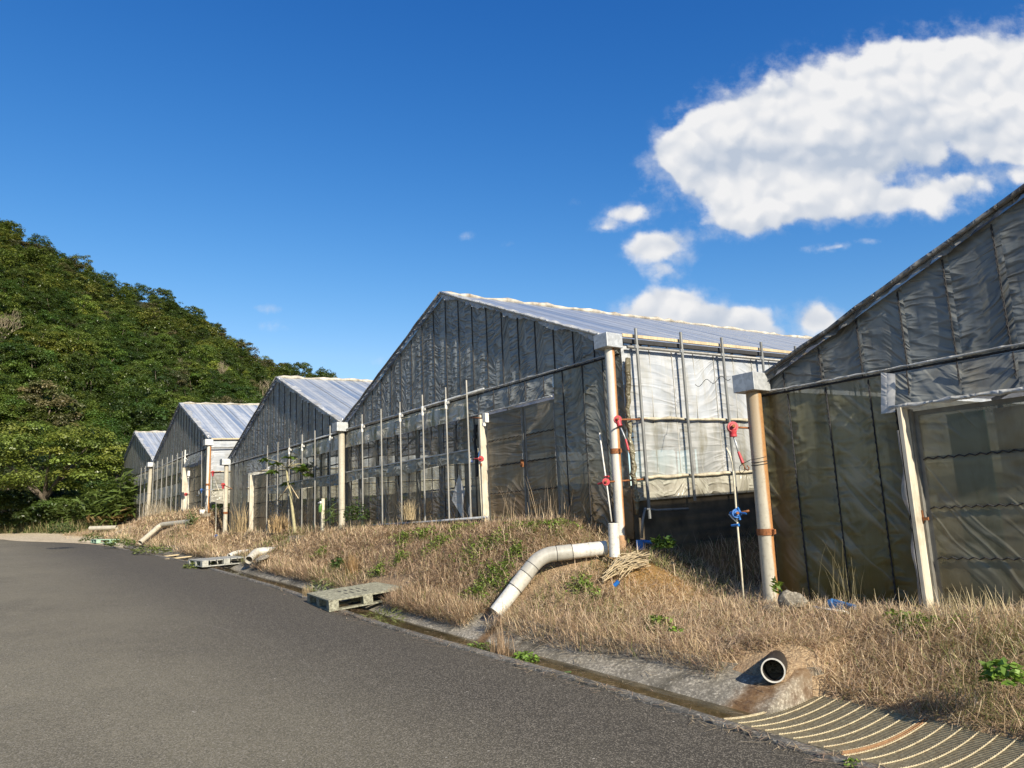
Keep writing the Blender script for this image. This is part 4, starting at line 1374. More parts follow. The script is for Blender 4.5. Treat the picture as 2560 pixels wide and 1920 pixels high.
# ------------------------------------------------------------------ gutter downpipes
def downpipe(x, y, zt, zb, r, box, mat, label, collar=None, bend=None, ties=(), foot=None, lean=(0, 0)):
    """box = (x0, x1, y0, y1, z0, z1)"""
    root = empty('downpipe', (x, y, zb), label, 'downpipe', 'downpipes along the fronts')
    mb = MB()
    zj = collar if collar else (zt + zb) / 2
    xb, yb = x + lean[0], y + lean[1]

    def at(z):
        f = (zt - z) / (zt - zb)
        return (x + lean[0] * f, y + lean[1] * f, z)
    mb.tube([at(zt + .03), at(zj + .02)], r, 22)
    mb.tube([at(zj + .03), at(zb - .15)], r * .97, 22)
    o = mb.build('pipe', mat, root, 'auto')
    if collar:
        mb = MB()
        mb.tube([at(zj - .035), at(zj + .035)], r * 1.09, 22)
        mb.box((at(zj)[0] + r * 1.2, y, zj), (.05, .03, .05))
        mb.build('clamp_band', 'rust', root, 'auto')
    for z in ties:
        mb = MB()
        cx, cy2, _ = at(z)
        mb.tube([(cx + r * 1.04 * math.cos(a), cy2 + r * 1.04 * math.sin(a), z + .012 * math.sin(a)) for a in np.linspace(0, 6.283, 19)], .004, 5)
        mb.build('wire_tie', 'dark', root, True)
    if foot:
        mb = MB()
        mb.tube([at(zb + foot), at(zb - .1)], r * 1.13, 22)
        mb.build('foot_socket', 'footclay', root, 'auto')
    x0, x1, y0, y1, z0, z1 = box
    mb = MB()
    mb.box(((x0 + x1) / 2, (y0 + y1) / 2, (z0 + z1) / 2), (x1 - x0, y1 - y0, z1 - z0))
    b = mb.build('collector_box', 'galv', root, False, .006)
    mb = MB()
    mb.tube([at(z0 + .01), at(z0 - .07)], r * .9, 16)
    mb.build('spigot', 'dark', root, 'auto')
    return root


MAT['footclay'] = simple('stained_pipe_foot', (0.36, 0.22, 0.12), .7, .3, 16)
downpipe(-5.22, 7.26, 2.86, .50, .084, (-5.37, -5.085, 7.10, 7.40, 2.865, 3.07), 'pipe_rust', 'rust streaked downpipe under a steel box at the corner of the nearest greenhouse',
         collar=1.31, ties=(2.05, 2.08), lean=(-.04, 0))
downpipe(-7.49, 7.26, 3.84, 1.10, .068, (-7.63, -7.36, 7.10, 7.40, 3.845, 4.045), 'pipe_rustB', 'white downpipe with rusty right edge at the right corner of the middle greenhouse',
         collar=2.42, foot=.20, lean=(-.03, 0))
downpipe(-16.66, 7.30, 3.76, 1.35, .075, (-16.80, -16.50, 7.12, 7.40, 3.78, 3.99), 'pipe_beige', 'pale beige downpipe in the valley between the two gables of the middle greenhouse', ties=(1.98, 1.62))
downpipe(-25.93, 7.30, 3.76, 1.35, .071, (-26.08, -25.79, 7.12, 7.40, 3.78, 3.98), 'pipe_beige', 'grey beige downpipe at the left corner of the middle greenhouse', collar=2.22, ties=(2.38,))
downpipe(-28.10, 7.30, 4.64, 2.05, .074, (-28.26, -27.96, 7.12, 7.40, 4.66, 4.87), 'pipe_orange', 'white and orange stained downpipe at the right corner of the far greenhouse', collar=3.28, lean=(-.05, 0))
downpipe(-37.85, 7.30, 4.68, 2.3, .09, (-38.05, -37.62, 7.12, 7.40, 4.69, 4.90), 'pipe_beige', 'cream downpipe between the two gables of the far greenhouse', ties=(3.5,), lean=(-.33, 0))

# ------------------------------------------------------------------ guide poles
def pole(x, y, z0, z1, r, mat, label, group, clip=None, bend=0.0, name='guide_pole', lean=0.0):
    root = empty(name, (x, y, z0), label, 'pole', group)
    mb = MB()
    mb.tube([(x + lean, y, z0), (x + bend + lean * .5, y, (z0 + z1) / 2), (x, y, z1)], r, 8)
    mb.build('pole', mat, root, 'auto')
    if clip:
        mb = MB()
        mb.tube([(x, y, clip - .11), (x, y, clip + .07)], r * 1.45, 8)
        mb.bar((x, y, clip), (x + .09, y + .02, clip + .01), .03, .05)
        mb.build('clip', 'white', root, 'auto')
    return root


yp = YF - .10
rng = random.Random(5)
for i, (x, zt) in enumerate(zip((-15.60, -14.66, -13.80, -12.87, -11.99, -11.27), (4.05, 4.04, 4.06, 4.06, 4.06, 4.07))):
    pole(x, yp, 1.45, zt, .017, 'pole', 'thin grey guide pole before the windows of the larger gable of the middle greenhouse', 'poles before the big middle gable',
         3.76 if i in (0, 2, 3, 4) else None, rng.uniform(-.012, .012))
for i, x in enumerate((-21.95, -21.07, -20.18, -19.23, -18.36, -17.40)):
    pole(x, yp, 1.45, 4.02, .017, 'pole', 'thin grey guide pole before the windows of the left gable of the middle greenhouse', 'poles before the left middle gable',
         3.70 if i in (2, 3, 5) else None, rng.uniform(-.012, .012))
for i, x in enumerate((-40.2, -39.25, -37.45, -36.6, -35.68, -34.75, -33.82, -32.95, -32.14)):
    pole(x, yp, 2.35, 4.86, .021, 'pole', 'pale guide pole before the windows of the far greenhouse', 'poles before the far greenhouse', None, rng.uniform(-.012, .012))
pole(-31.68, yp, 2.35, 4.86, .026, 'white', 'thicker white pole left of the door of the far greenhouse', None, 4.5)
for i, (y, zb_, zt) in enumerate(((7.62, 1.50, 4.14), (8.56, 1.72, 4.19), (9.5, 1.60, 4.21), (10.5, 1.8, 4.24), (11.45, 1.85, 4.27), (12.4, 1.85, 4.30), (13.4, 1.9, 4.34))):
    root = pole(XS + .13, y, zb_, zt, .022, 'pole_dark', 'dark steel pole standing before the sunlit side wall of the middle greenhouse', 'poles before the sunlit side wall')
    mb = MB()
    mb.bar((XS + .14, y, 3.87 + dz(y)), (XS + .06, y, 3.87 + dz(y)), .06, .05)
    mb.build('clip', 'galv', root)


def railthing(name, pts, r, mat, label, cat, n=8):
    root = empty(name, pts[0])
    mb = MB().tube(pts, r, n)
    o = mb.build(name, mat, None, True)
    bpy.data.objects.remove(root)
    return tag(o, label, cat)


railthing('steel_rail', [(-17.3, YF - .07, 3.83), (-14, YF - .07, 3.815), (-10.75, YF - .08, 3.83)], .020, 'galv', 'galvanised rail under the larger middle gable, behind the pole tops', 'rail')
railthing('steel_rail', [(-22.3, YF - .07, 3.80), (-16.9, YF - .07, 3.815)], .020, 'galv', 'galvanised rail across the left gable of the middle greenhouse', 'rail')
railthing('steel_rail', [(-15.6, YF - .12, 1.585), (-13, YF - .12, 1.60), (-10.72, YF - .12, 1.63)], .022, 'galv', 'low pipe rail lying along the foot of the larger middle gable', 'rail')
railthing('steel_rail', [(-40.5, YF - .07, 4.63), (-36, YF - .08, 4.58), (-31.4, YF - .07, 4.66)], .022, 'galv', 'rail across the front of the far greenhouse', 'rail')
railthing('steel_rail', [(-37.3, YF - .12, 2.45), (-31.7, YF - .12, 2.45)], .022, 'galv', 'low rail along the foot of the far greenhouse', 'rail')
wp = [onX(1720, 1272, XS + .1), onX(1640, 1276, XS + .12), onX(1612, 1272, XS + .14), onX(1607, 1300, XS + .14), onX(1604, 1345, XS + .14)]
railthing('water_pipe', wp, .019, 'pipewater' if 'pipewater' in MAT else 'pole_dark', 'dark water pipe with an elbow below the sunlit side wall', 'pipe')

# ------------------------------------------------------------------ roll-up winders
def winder(name, hub, col, label, pts=(), grip=None, shaft=None, neck=None, rod_mat='pole', size=1.0, axis=(.75, -.6, .1), lever=None, shaft_mat='rust', cat='winder', hook=None):
    root = empty(name, hub, label, cat)
    h = Vector(hub)
    ax = Vector(axis).normalized()
    mb = MB()
    mb.disc(h, .052 * size, ax, .055 * size, 20)
    mb.disc(h + ax * .03 * size, .040 * size, ax, .02 * size, 18, .030 * size)
    if neck is not None:
        n = Vector(neck)
        mb.tube([h + (n - h) * .25, n], [.042 * size, .030 * size], 12)
        mb.disc(n, .036 * size, (n - h), .022 * size, 14)
    mb.build('housing', col, root, 'auto')
    mb = MB()
    mb.disc(h + ax * .05 * size, .017 * size, ax, .035 * size, 6)
    mb.build('hub_nut', 'rust', root, 'auto')
    if shaft is not None:
        mb = MB().tube([h - ax * .0, shaft], .012, 8)
        mb.build('shaft', shaft_mat, root, True)
    if pts:
        mb = MB().tube(list(pts), .0095 * size, 8)
        mb.build('crank_rod', rod_mat, root, True)
    if grip is not None:
        mb = MB().tube(list(grip), [.013 * size, .017 * size][:len(grip)] if len(grip) == 2 else .016 * size, 10)
        mb.build('grip', col, root, 'auto')
    if lever is not None:
        mb = MB()
        for lv in lever:
            mb.tube(list(lv), [.016 * size, .013 * size] if len(lv) == 2 else .014 * size, 8)
        mb.build('lever', col, root, 'auto')
    if hook is not None:
        mb = MB().tube(list(hook), .008, 6)
        mb.build('hook', 'rust', root, True)
    return root


Yw = 7.08


def A(px, py, y=Yw):
    return onY(px, py, y)


winder('roll_up_winder', A(1831, 1068), 'red', 'red winder hanging beside the rust streaked downpipe of the nearest greenhouse', [A(1834, 1092), A(1840, 1108), A(1846, 1130)], [A(1846, 1130), A(1857, 1158)],
       A(1873, 1070, 7.2), A(1833, 1089), 'galv', 1.15, hook=[A(1857, 1158), A(1863, 1172), A(1870, 1176), A(1873, 1170), A(1868, 1164)])
winder('roll_up_winder', A(1544, 1049), 'red', 'red winder with a hanging handle at the top right of the white rusty edged downpipe', [A(1552, 1070), A(1558, 1083), A(1564, 1098)], [A(1564, 1098), A(1571, 1125)],
       onX(1612, 1048, XS + .07), A(1549, 1064), 'galv', 1.0, hook=[A(1571, 1125), A(1573, 1132)])
winder('roll_up_winder', A(1515, 1205), 'red', 'red winder low on a thin white rod left of the middle corner downpipe', None, None,
       onX(1612, 1198, XS + .08), None, 'white', .95, lever=[[A(1515, 1204), A(1495, 1210)], [A(1512, 1192), A(1522, 1191)]])
o = MB().tube([A(1499, 1082), A(1508, 1150), A(1518, 1220), A(1529, 1304)], .010, 8).build('winder_rod', 'white', None, True)
tag(o, 'thin white rod rising from the cut pipe past the low red winder', 'rod')
b = A(1841, 1284)
winder('roll_up_winder', b, 'blue', 'bright blue hand winder on a rod left of the nearest downpipe', [A(1823, 1285), A(1832, 1296), A(1843, 1305)], [A(1829, 1314), A(1847, 1312)],
       A(1872, 1277), None, 'white', 1.0, lever=[[A(1846, 1272), A(1850, 1300)], [A(1850, 1282), A(1866, 1283)], [A(1826, 1283), A(1842, 1276)], [A(1838, 1276), A(1846, 1270)]])
o = MB().tube([A(1816, 1120), A(1824, 1134), A(1831, 1158), A(1834, 1190), A(1838, 1240), A(1845, 1330), A(1853, 1420), A(1861, 1524)], [.012, .014, .012, .011, .011, .011, .011, .010], 8).build('winder_rod', 'rodmat' if 'rodmat' in MAT else 'cream', None, True)
tag(o, 'long cream rod with rusty bent top carrying the blue winder', 'rod')
# at the door of the middle greenhouse
winder('motor_box', A(1213, 1046), 'white', 'small white motor box on a slanting rod at the left of the middle door', [A(1212, 1060), A(1205, 1082), A(1196, 1112)], None, A(1178, 1044), None, 'white', .01, cat='motor box')
mb = MB()
p = A(1214, 1045)
mb.box((p[0], p[1], p[2]), (.10, .07, .16))
mb.box((p[0] - .01, p[1] - .03, p[2] - .11), (.05, .05, .06))
mb.build('casing', 'white', bpy.data.objects['motor_box'], False, .01)
winder('roll_up_winder', A(1203, 1147), 'red', 'small red winder against the white post of the middle door', [A(1198, 1158), A(1201, 1220), A(1205, 1300)], None, A(1183, 1148), None, 'cream', .85,
       lever=[[A(1203, 1147), A(1186, 1147)]])
winder('roll_up_winder', A(1181, 1153), 'blue', 'small blue lever left of the red winder at the middle door', [A(1195, 1120), A(1196, 1150), A(1198, 1300)], None, None, None, 'cream', .35,
       lever=[[A(1183, 1148), A(1179, 1158)], [A(1198, 1128), A(1196, 1142)]])
# far house
winder('roll_up_winder', A(532, 1181), 'red', 'small red winder beside the orange stained downpipe up the road', [A(534, 1192), A(547, 1226)], None, A(552, 1179), A(532, 1190), 'cream', 1.0)
winder('roll_up_winder', A(558, 1212), 'red', 'small red winder between the two downpipes in the far alley', [A(558, 1222), A(560, 1262)], None, A(580, 1222), A(558, 1221), 'cream', 1.1)
winder('roll_up_winder', A(504, 1225), 'blue', 'small blue winder with a bent crank before the far greenhouse door', [A(497, 1227), A(498, 1239), A(491, 1239)], None, A(535, 1224), None, 'galv', .9, shaft_mat='galv',
       lever=[[A(504, 1232), A(504, 1217)]])
winder('roll_up_winder', A(541, 1340, 6.7), 'blue', 'blue winder lying at the foot of a rod in the far alley', [A(539, 1332, 6.7), A(540, 1300, 6.9), A(540, 1245, 7.1)], None, None, None, 'cream', .9,
       lever=[[A(535, 1342, 6.7), A(546, 1340, 6.7)]])
winder('roll_up_winder', A(465, 1236), 'red', 'small red winder on the thick white pole of the far greenhouse', [A(462, 1236), A(461, 1278)], None, A(474, 1235), None, 'white', 1.1)
o = MB().tube([A(504, 1128), A(504, 1200), A(504, 1276)], .014, 6).build('winder_rod', 'pole', None, True)
tag(o, 'thin rod through the small blue winder before the far door', 'rod')
p = A(471, 1184)
root = empty('motor_box', p, 'small white motor box on a leaning rod at the far greenhouse door', 'motor box')
mb = MB()
mb.box(p, (.13, .09, .20))
mb.box((p[0] - .02, p[1], p[2] - .13), (.06, .05, .07))
mb.build('casing', 'white', root, False, .012)
MB().tube([A(470, 1192), A(471, 1225), A(466, 1280)], .012, 6).build('rod', 'galv', root, True)
p = A(505, 1280, 7.1)
root = empty('white_box', p, 'small white box on the concrete step by the far orange downpipe', 'box')
MB().box((p[0], p[1], p[2] + .0), (.16, .16, .13)).build('case', 'white', root, False, .01)
MB().box((p[0], p[1], p[2] + .07), (.17, .17, .02)).build('lid', 'white', root, False, .004)
o = MB().box((p[0] + .05, p[1] + .05, p[2] - .12), (.62, .30, .12)).build('concrete_step', 'rock', None, False, .015)
tag(o, 'low concrete step under the small white box', 'step')

# ------------------------------------------------------------------ drain pipes
PIPE_RUNS = []


def pipething(name, pts, r, mat, label, joints=(), mouth=True, n=20, jm='seamring', th=.008):
    root = empty(name, pts[0], label, 'drain pipe')
    if len(pts) < 6:
        PIPE_RUNS.append((Vector(pts[0]), Vector(pts[-1])))
    else:
        PIPE_RUNS.append((Vector(pts[0]), Vector(pts[len(pts) // 2])))
        PIPE_RUNS.append((Vector(pts[len(pts) // 2]), Vector(pts[-1])))
    MB().hollow(pts, r, th, n).build('pipe', mat, root, 'auto')
    for (a, b, k) in joints:
        MB().tube([a, b], r * k, n, False).build('socket', mat, root, 'auto')
    return root


pA, pB, pC = Vector(onY(1516, 1370, 6.80)), Vector(onY(1352, 1388, 6.08)), Vector(onY(1240, 1531, 5.50))
path = arc_pts(pA, pB, pC, .17, 7)
dA, dC = (pA - pB).normalized(), (pC - pB).normalized()
pipething('drain_pipe', path, .092, 'pipe_white', 'big white plastic drain pipe bending down over the grassy bank',
          [(pB + dA * .62, pB + dA * .66, 1.04)])
root = [o for o in C.objects if o.name.startswith('drain_pipe')][0]
MB().tube([pB + dA * .40] + path[1:-1] + [pB + dC * .30], .0965, 20, False).build('elbow', 'pipe_elbow', root, 'auto')
MB().tube([pB + dC * .31, pB + dC * .52], .0975, 20, False).build('sleeve', 'pipe_grey', root, 'auto')
for q in (pB + dA * .40, pB + dA * .20, pB + dC * .17, pB + dC * .305, pB + dC * .52):
    ax_ = dA if (q - pB).dot(dA) > (q - pB).dot(dC) else dC
    MB().tube([q - ax_ * .004, q + ax_ * .004], .0985, 20, False).build('joint_ring', 'dark', root, 'auto')
root = empty('cut_pipe', (-7.15, 6.76, .98), 'short cut of white pipe standing upright beside the middle corner downpipe', 'pipe')
MB().hollow([tuple(onY(1537, 1392, 6.76)), tuple(onY(1533, 1308, 6.76))], .068, .006, 20).build('pipe', 'pipe_white', root, 'auto')
q = Vector((-3.99, 5.44, .275))
d = Vector((-.50, .86, -.02)).normalized()
root = empty('drain_pipe', q, 'open black mouthed drain pipe with a white rim sticking out of the bank', 'drain pipe')
MB().hollow([q, q + d * 1.0], .094, .009, 28).build('pipe', 'pipe_shade', root, 'auto')
MB().hollow([q - d * .004, q + d * .010], .095, .011, 28).build('rim', 'pipe_white', root, 'auto')
MB().disc(q + d * .75, .084, d, .02, 20).build('dark_end', 'dark', root, True)  # dark disc in place of the shade deep in the pipe
pA, pB, pC = Vector(onY(716, 1375, 6.7)), Vector(onY(641, 1379, 6.05)), Vector(onY(622, 1400, 5.72))
pipething('drain_pipe', arc_pts(pA, pB, pC, .14, 6), .092, 'pipe_grey', 'grey elbow drain pipe lying above the flat weathered pallet', [(pB + (pA - pB).normalized() * .13, pB + (pA - pB).normalized() * .17, 1.06)])
pA, pB, pC = Vector(onY(700, 1371, 6.9)), Vector(onY(588, 1382, 6.1)), Vector(onY(572, 1390, 5.9))
pipething('drain_pipe', arc_pts(pA, pB, pC, .12, 6), .058, 'pipe_white', 'thinner white pipe behind the grey elbow drain pipe', [(pB + (pA - pB).normalized() * .22, pB + (pA - pB).normalized() * .27, 1.08)])
pA, pB, pC = Vector(onY(478, 1304, 6.64)), Vector(onY(402, 1312, 6.12)), Vector(onY(350, 1357, 5.35))
pipething('drain_pipe', arc_pts(pA, pB, pC, .22, 6), .085, 'pipe_beige', 'long beige drain pipe bending down the far bank to the drain', [(pB + (pC - pB).normalized() * .2, pB + (pC - pB).normalized() * .34, 1.06)])
pA, pC = Vector(onY(292, 1319, 6.2)), Vector(onY(225, 1321, 5.25))
pipething('drain_pipe', [pA, (pA + pC) / 2, pC], .10, 'pipe_beige', 'short straight cream pipe at the far end of the bank', [(pA + (pC - pA) * .15, pA + (pC - pA) * .2, 1.1)])

# ------------------------------------------------------------------ pallets over the drain
def pallet(loc, rz, tilt, L, W, H, mat, label, kind='plastic'):
    root = empty('pallet', (0, 0, 0), label, 'pallet')
    parts = []
    t = .022
    mb = MB()
    if kind == 'plastic':
        # slotted deck: strips both ways around narrow openings
        nx = 21
        for i in range(nx):
            x = -L / 2 + L * (i + .5) / nx
            mb.box((x, 0, H - t / 2), (L / nx * .72, W, t))
        for i in range(13):
            y = -W / 2 + W * (i + .5) / 13
            mb.box((0, y, H - t / 2 - .002), (L, W / 13 * .62, t - .006))
        mb.box((0, -W / 2 + .02, H - .012), (L, .04, .026))
        mb.box((0, W / 2 - .02, H - .012), (L, .04, .026))
        mb.box((-L / 2 + .02, 0, H - .0125), (.04, W - .08, .0265))
        mb.box((L / 2 - .02, 0, H - .0125), (.04, W - .08, .0265))
    else:
        for i in range(7):
            y = -W / 2 + W * (i + .5) / 7
            mb.box((0, y, H - t / 2), (L, W / 7 * .86, t))
    parts.append(mb.build('deck', mat, root, False, .003))
    if kind == 'plastic' and mat == 'pallet':
        for (gx, gy) in ((-.18, -.05), (.16, -.05)):
            sb = MB()
            for k in range(4):
                sb.box((gx, gy + .10 * k - .15, H + .0005), (.20, .022, .003))  # raised dark strips painted for the shade in the deck openings
            sb.build('slot_shade', 'dark', root)
    bl = .15
    for sx in (-1, 0, 1):
        for sy in (-1, 0, 1):
            b = MB()
            b.box((sx * (L / 2 - bl / 2 - .003), sy * (W / 2 - bl / 2 - .003), H / 2), (bl, bl, H - 2 * t - .002))
            parts.append(b.build('block', mat, root, False, .006))
    for sx in (-1, 0, 1):
        b = MB()
        b.box((sx * (L / 2 - bl / 2 - .003), 0, t / 2), (bl * .95, W, t))
        parts.append(b.build('runner', mat, root, False, .003))
    for sy in (-1, 1):
        b = MB()
        b.box((0, sy * (W / 2 - .05), t / 2 + .001), (L - 2 * bl, .09, t))
        parts.append(b.build('runner', mat, root, False, .003))
    root.location = loc
    root.rotation_euler = (tilt[0], tilt[1], rz)
    return root


pallet((-11.46, 5.25, .42), R(-7), (R(4.5), R(1.5)), 1.26, 1.20, .165, 'pallet', 'mottled olive slotted plastic pallet bridging the drain, nearest of the pallets')
pallet((-20.05, 5.52, .81), R(3), (R(1.5), R(1)), 1.15, 1.18, .15, 'pallet_grey', 'bleached grey slatted pallet by the grey elbow pipe', 'slat')
pallet((-33.5, 5.05, 1.40), R(2), (R(-2), R(1)), 1.15, 1.05, .14, 'pallet_green', 'pale green pallet, the farthest along the drain')
for (pxx, pyy, yy, L, rz, lb) in ((425, 1389, 5.45, 1.5, .06, 'pale plank across the drain between two pallets, upper one'), (432, 1396, 5.25, 1.3, .12, 'pale plank across the drain between two pallets, lower one')):
    p = onY(pxx, pyy, yy)
    o = MB().box((0, 0, 0), (.24, L, .03)).build('plank', 'wood', None, False, .004)
    o.location = p
    o.rotation_euler = (R(3), 0, rz)
    tag(o, lb, 'plank')

# ------------------------------------------------------------------ drain gratings
def grating(x0, x1, label):
    y0 = float(Ye((x0 + x1) / 2)) + .125
    W = 1.12
    zb = float(zr((x0 + x1) / 2))
    root = empty('drain_grating', ((x0 + x1) / 2, y0, zb), label, 'grating', 'gratings over the drain')

    def prof(f):
        return (y0 + W * f, zb + .004 + .012 * f - .17 * f * (1 - f))
    nb = 38
    bars = MB()
    for i in range(nb + 1):
        f = i / nb
        y, z = prof(f)
        dzx = .02 * (x1 - x0)
        bars.bar((x0 + .012, y, z - .012 + float(zr(x0)) - zb), (x1 - .012, y, z - .012 + float(zr(x1)) - zb), .007, .030)
    bars.build('bearing_bars', 'grate', root)
    nr = max(3, int(round((x1 - x0) / .118)))
    for i in range(nr + 1):
        x = x0 + .02 + (x1 - x0 - .04) * i / nr
        pts = []
        for k in range(nb * 2 + 1):
            y, z = prof(k / (nb * 2))
            pts.append((x, y, z + .006 + float(zr(x)) - zb + (.003 if k % 2 else 0)))
        rod = MB().tube(pts, [.0062 if k % 2 else .0040 for k in range(len(pts))], 6)
        rod.build('cross_rod', 'grate_rod', root, True)
    for x in (x0 + .004, x1 - .004):
        e = MB()
        P = [prof(k / 12) for k in range(13)]
        for a, b in zip(P[:-1], P[1:]):
            e.bar((x, a[0], a[1] - .008 + float(zr(x)) - zb), (x, b[0], b[1] - .008 + float(zr(x)) - zb), .008, .042)
        e.build('edge_bar', 'grate_rust' if x > x0 + .1 or x0 > -3.2 else 'grate_rod', root)
    return root


grating(-3.92, -2.985, 'curved steel grating over the drain, just below the black mouthed pipe')
grating(-2.965, -2.02, 'curved steel grating with rusty left edge, cut by the bottom right corner')
grating(-2.0, -1.06, 'curved steel grating out past the bottom right corner')

# ------------------------------------------------------------------ small things
def rock(loc, s, seed, label, mat='rock'):
    rs = np.random.RandomState(seed)
    mb = MB().ball((0, 0, 0), (1, 1, 1), 14, 9)
    k = rs.uniform(-1, 1, (9, 3))
    k /= np.linalg.norm(k, axis=1)[:, None]
    off = rs.uniform(.38, .80, 9)
    vs = []
    for v in mb.v:
        v = np.array(v)
        sc = min([1.0] + [o / max(1e-3, v @ kk) for kk, o in zip(k, off) if v @ kk > 0])
        v = v * sc + rs.uniform(-.02, .02, 3)
        vs.append(tuple(v * np.array(s)))
    mb.v = vs
    o = mb.build('rock', mat, None, False)
    o.location = loc
    return tag(o, label, 'rock')


rock((-4.80, 6.98, .60), (.16, .13, .15), 3, 'angular pale rock at the foot of the nearest downpipe, right one')
rock((-5.02, 6.92, .53), (.15, .11, .10), 8, 'flat pale stone leaning on the foot of the nearest downpipe')
rock((-17.75, 5.86, .95), (.26, .22, .10), 12, 'cream stone lying under the grey elbow drain pipe')
p = onY(741, 1347, 6.75)
o = MB().box((p[0], p[1], p[2] - .02), (.42, .2, .19), .2).build('concrete_block', 'rock', None, False, .012)
tag(o, 'grey concrete block on the bank below the left middle gable', 'block')
# fallen blue winder
p = Vector(onY(2098, 1520, 7.05))
root = empty('fallen_winder', p, 'blue winder lying on the ground below the nearest olive film', 'winder')
mb = MB()
mb.box((p.x, p.y, p.z + .02), (.13, .09, .06), .2)
mb.tube([(p.x - .05, p.y, p.z + .06), (p.x + .18, p.y - .02, p.z + .02)], .024, 10)
mb.disc((p.x - .06, p.y - .02, p.z + .04), .045, (1, .1, .3), .04)
mb.build('housing', 'bluefade' if 'bluefade' in MAT else 'blue', root, 'auto')
MB().tube([(p.x - .24, p.y - .06, p.z + .0), (p.x + .12, p.y - .05, p.z - .03)], .013, 8).build('rod', 'white', root, True)
p = Vector(onY(1536, 1464, 6.2))
o = MB().hollow([p, p + Vector((.04, .03, .045))], .024, .004, 12).build('blue_cap', 'blue', None, 'auto')
tag(o, 'small dark blue cap in the dry grass below the straw bundle', 'cap')
p = Vector(onY(1602, 1362, 7.45))
root = empty('fallen_winder', p, 'blue winder on the dark ground behind the middle corner downpipe', 'winder')
mb = MB()
mb.box(p, (.09, .08, .13), .4)
mb.tube([p + Vector((0, 0, .05)), p + Vector((.16, .05, .03))], .022, 9)
mb.build('housing', 'blue', root, 'auto')
# white post and sprayer bottle
p0, p1 = Vector(onY(806, 1330, 7.05)), Vector(onY(808, 1246, 7.05))
o = MB().tube([p0, p1], .042, 12).build('marker_post', 'cream', None, 'auto')
tag(o, 'short cream post by the grass before the left middle gable', 'post')
p = Vector(onY(801, 1270, 6.98))
root = empty('spray_bottle', p, 'green spray bottle hanging head up on the short cream post', 'bottle')
MB().tube([p + Vector((-.02, 0, -.09)), p + Vector((-.01, 0, -.03)), p + Vector((.01, 0, .05)), p + Vector((.015, 0, .09))], [.036, .042, .04, .018], 12).build('body', 'bottle', root, 'auto')
mb = MB()
mb.box(p + Vector((0, 0, .13)), (.05, .04, .05))
mb.bar(p + Vector((-.01, 0, .13)), p + Vector((-.12, 0, .12)), .025, .03)
mb.build('spray_head', 'white', root, False, .004)
# wires
def wire(name, pts, r, label, mat='dark'):
    return tag(MB().tube(pts, r, 5).build(name, mat, None, True), label, 'wire')


wp = [onX(1738 + t * 88, 961 - 18 * t + 7 * math.sin(t * 15), -6.9 + .9 * t) for t in np.linspace(0, 1, 28)]
wire('loose_wire', wp, .004, 'thin wavy wire crossing the sunlit wall to the nearest steel box')
wp = [A(1915, 1142, 7.15), A(1898, 1146, 7.15), A(1875, 1150), A(1856, 1160), A(1849, 1166), A(1848, 1178), A(1854, 1184), A(1862, 1176), A(1860, 1164)]
wire('loose_wire', wp, .004, 'wire tying the near red winder to the rust streaked downpipe')
# tools and boards inside the nearest house, behind its door film
for (nm, x, w, y, z1, mt, lb) in (('green_sheet', -3.32, .34, 7.95, 2.40, 'board_green', 'dark green sheet standing behind the nearest door film'),
                                  ('beige_board', -2.93, .42, 8.15, 2.42, 'board_beige', 'beige board standing behind the nearest door film, left one'),
                                  ('beige_board', -2.20, .70, 8.5, 2.3, 'board_beige', 'wide beige board behind the nearest door film, right one')):
    o = MB().box((x, y, .56 + (z1 - .56) / 2), (w, .03, z1 - .56)).build(nm, mt, None)
    tag(o, lb, 'board')
root = empty('wooden_rack', (-2.45, 7.85, .56), 'wooden rack seen through the film of the nearest door', 'rack')
mb = MB()
for sx in (-.25, .25):
    mb.box((-2.45 + sx, 7.85, 1.0), (.05, .05, .9))
mb.build('leg', 'wood', root)
for z in (1.0, 1.42):
    MB().box((-2.45, 7.85, z), (.62, .3, .035)).build('shelf', 'wood', root)
for (x, y, w, h, lb) in ((-4.3, 8.6, .30, 1.9, 'pale upright panel inside the nearest greenhouse, behind the olive wall film'), (-4.05, 9.6, .8, 1.1, 'low pale panel deep inside the nearest greenhouse')):
    o = MB().box((x, y, .57 + h / 2), (w, .03, h)).build('inside_panel', 'board_beige', None)
    tag(o, lb, 'panel')

# ------------------------------------------------------------------ vegetation
def leaf_cards(cen, L, W, rs, up=.5, out=None, outw=0.0, tdir=None):
    """one four-cornered leaf per centre"""
    cen = np.asarray(cen, float)
    N = len(cen)
    n = rs.normal(size=(N, 3))
    n /= np.linalg.norm(n, axis=1)[:, None]
    n[:, 2] = np.abs(n[:, 2])
    n += np.array([0, 0, up])
    if out is not None:
        n += out * outw
    n /= np.linalg.norm(n, axis=1)[:, None]
    t = rs.normal(size=(N, 3)) if tdir is None else tdir + .25 * rs.normal(size=(N, 3))
    t -= n * (t * n).sum(1)[:, None]
    t /= np.linalg.norm(t, axis=1)[:, None] + 1e-9
    b = np.cross(n, t)
    L = np.broadcast_to(np.asarray(L, float), (N,))[:, None]
    W = np.broadcast_to(np.asarray(W, float), (N,))[:, None]
    v = np.stack([cen - t * L * .5, cen + b * W * .5 - t * L * .05 + n * L * .06, cen + t * L * .5 - n * L * .10, cen - b * W * .5 - t * L * .05 + n * L * .06], 1)
    q = np.arange(N * 4).reshape(N, 4)
    return v.reshape(-1, 3), q


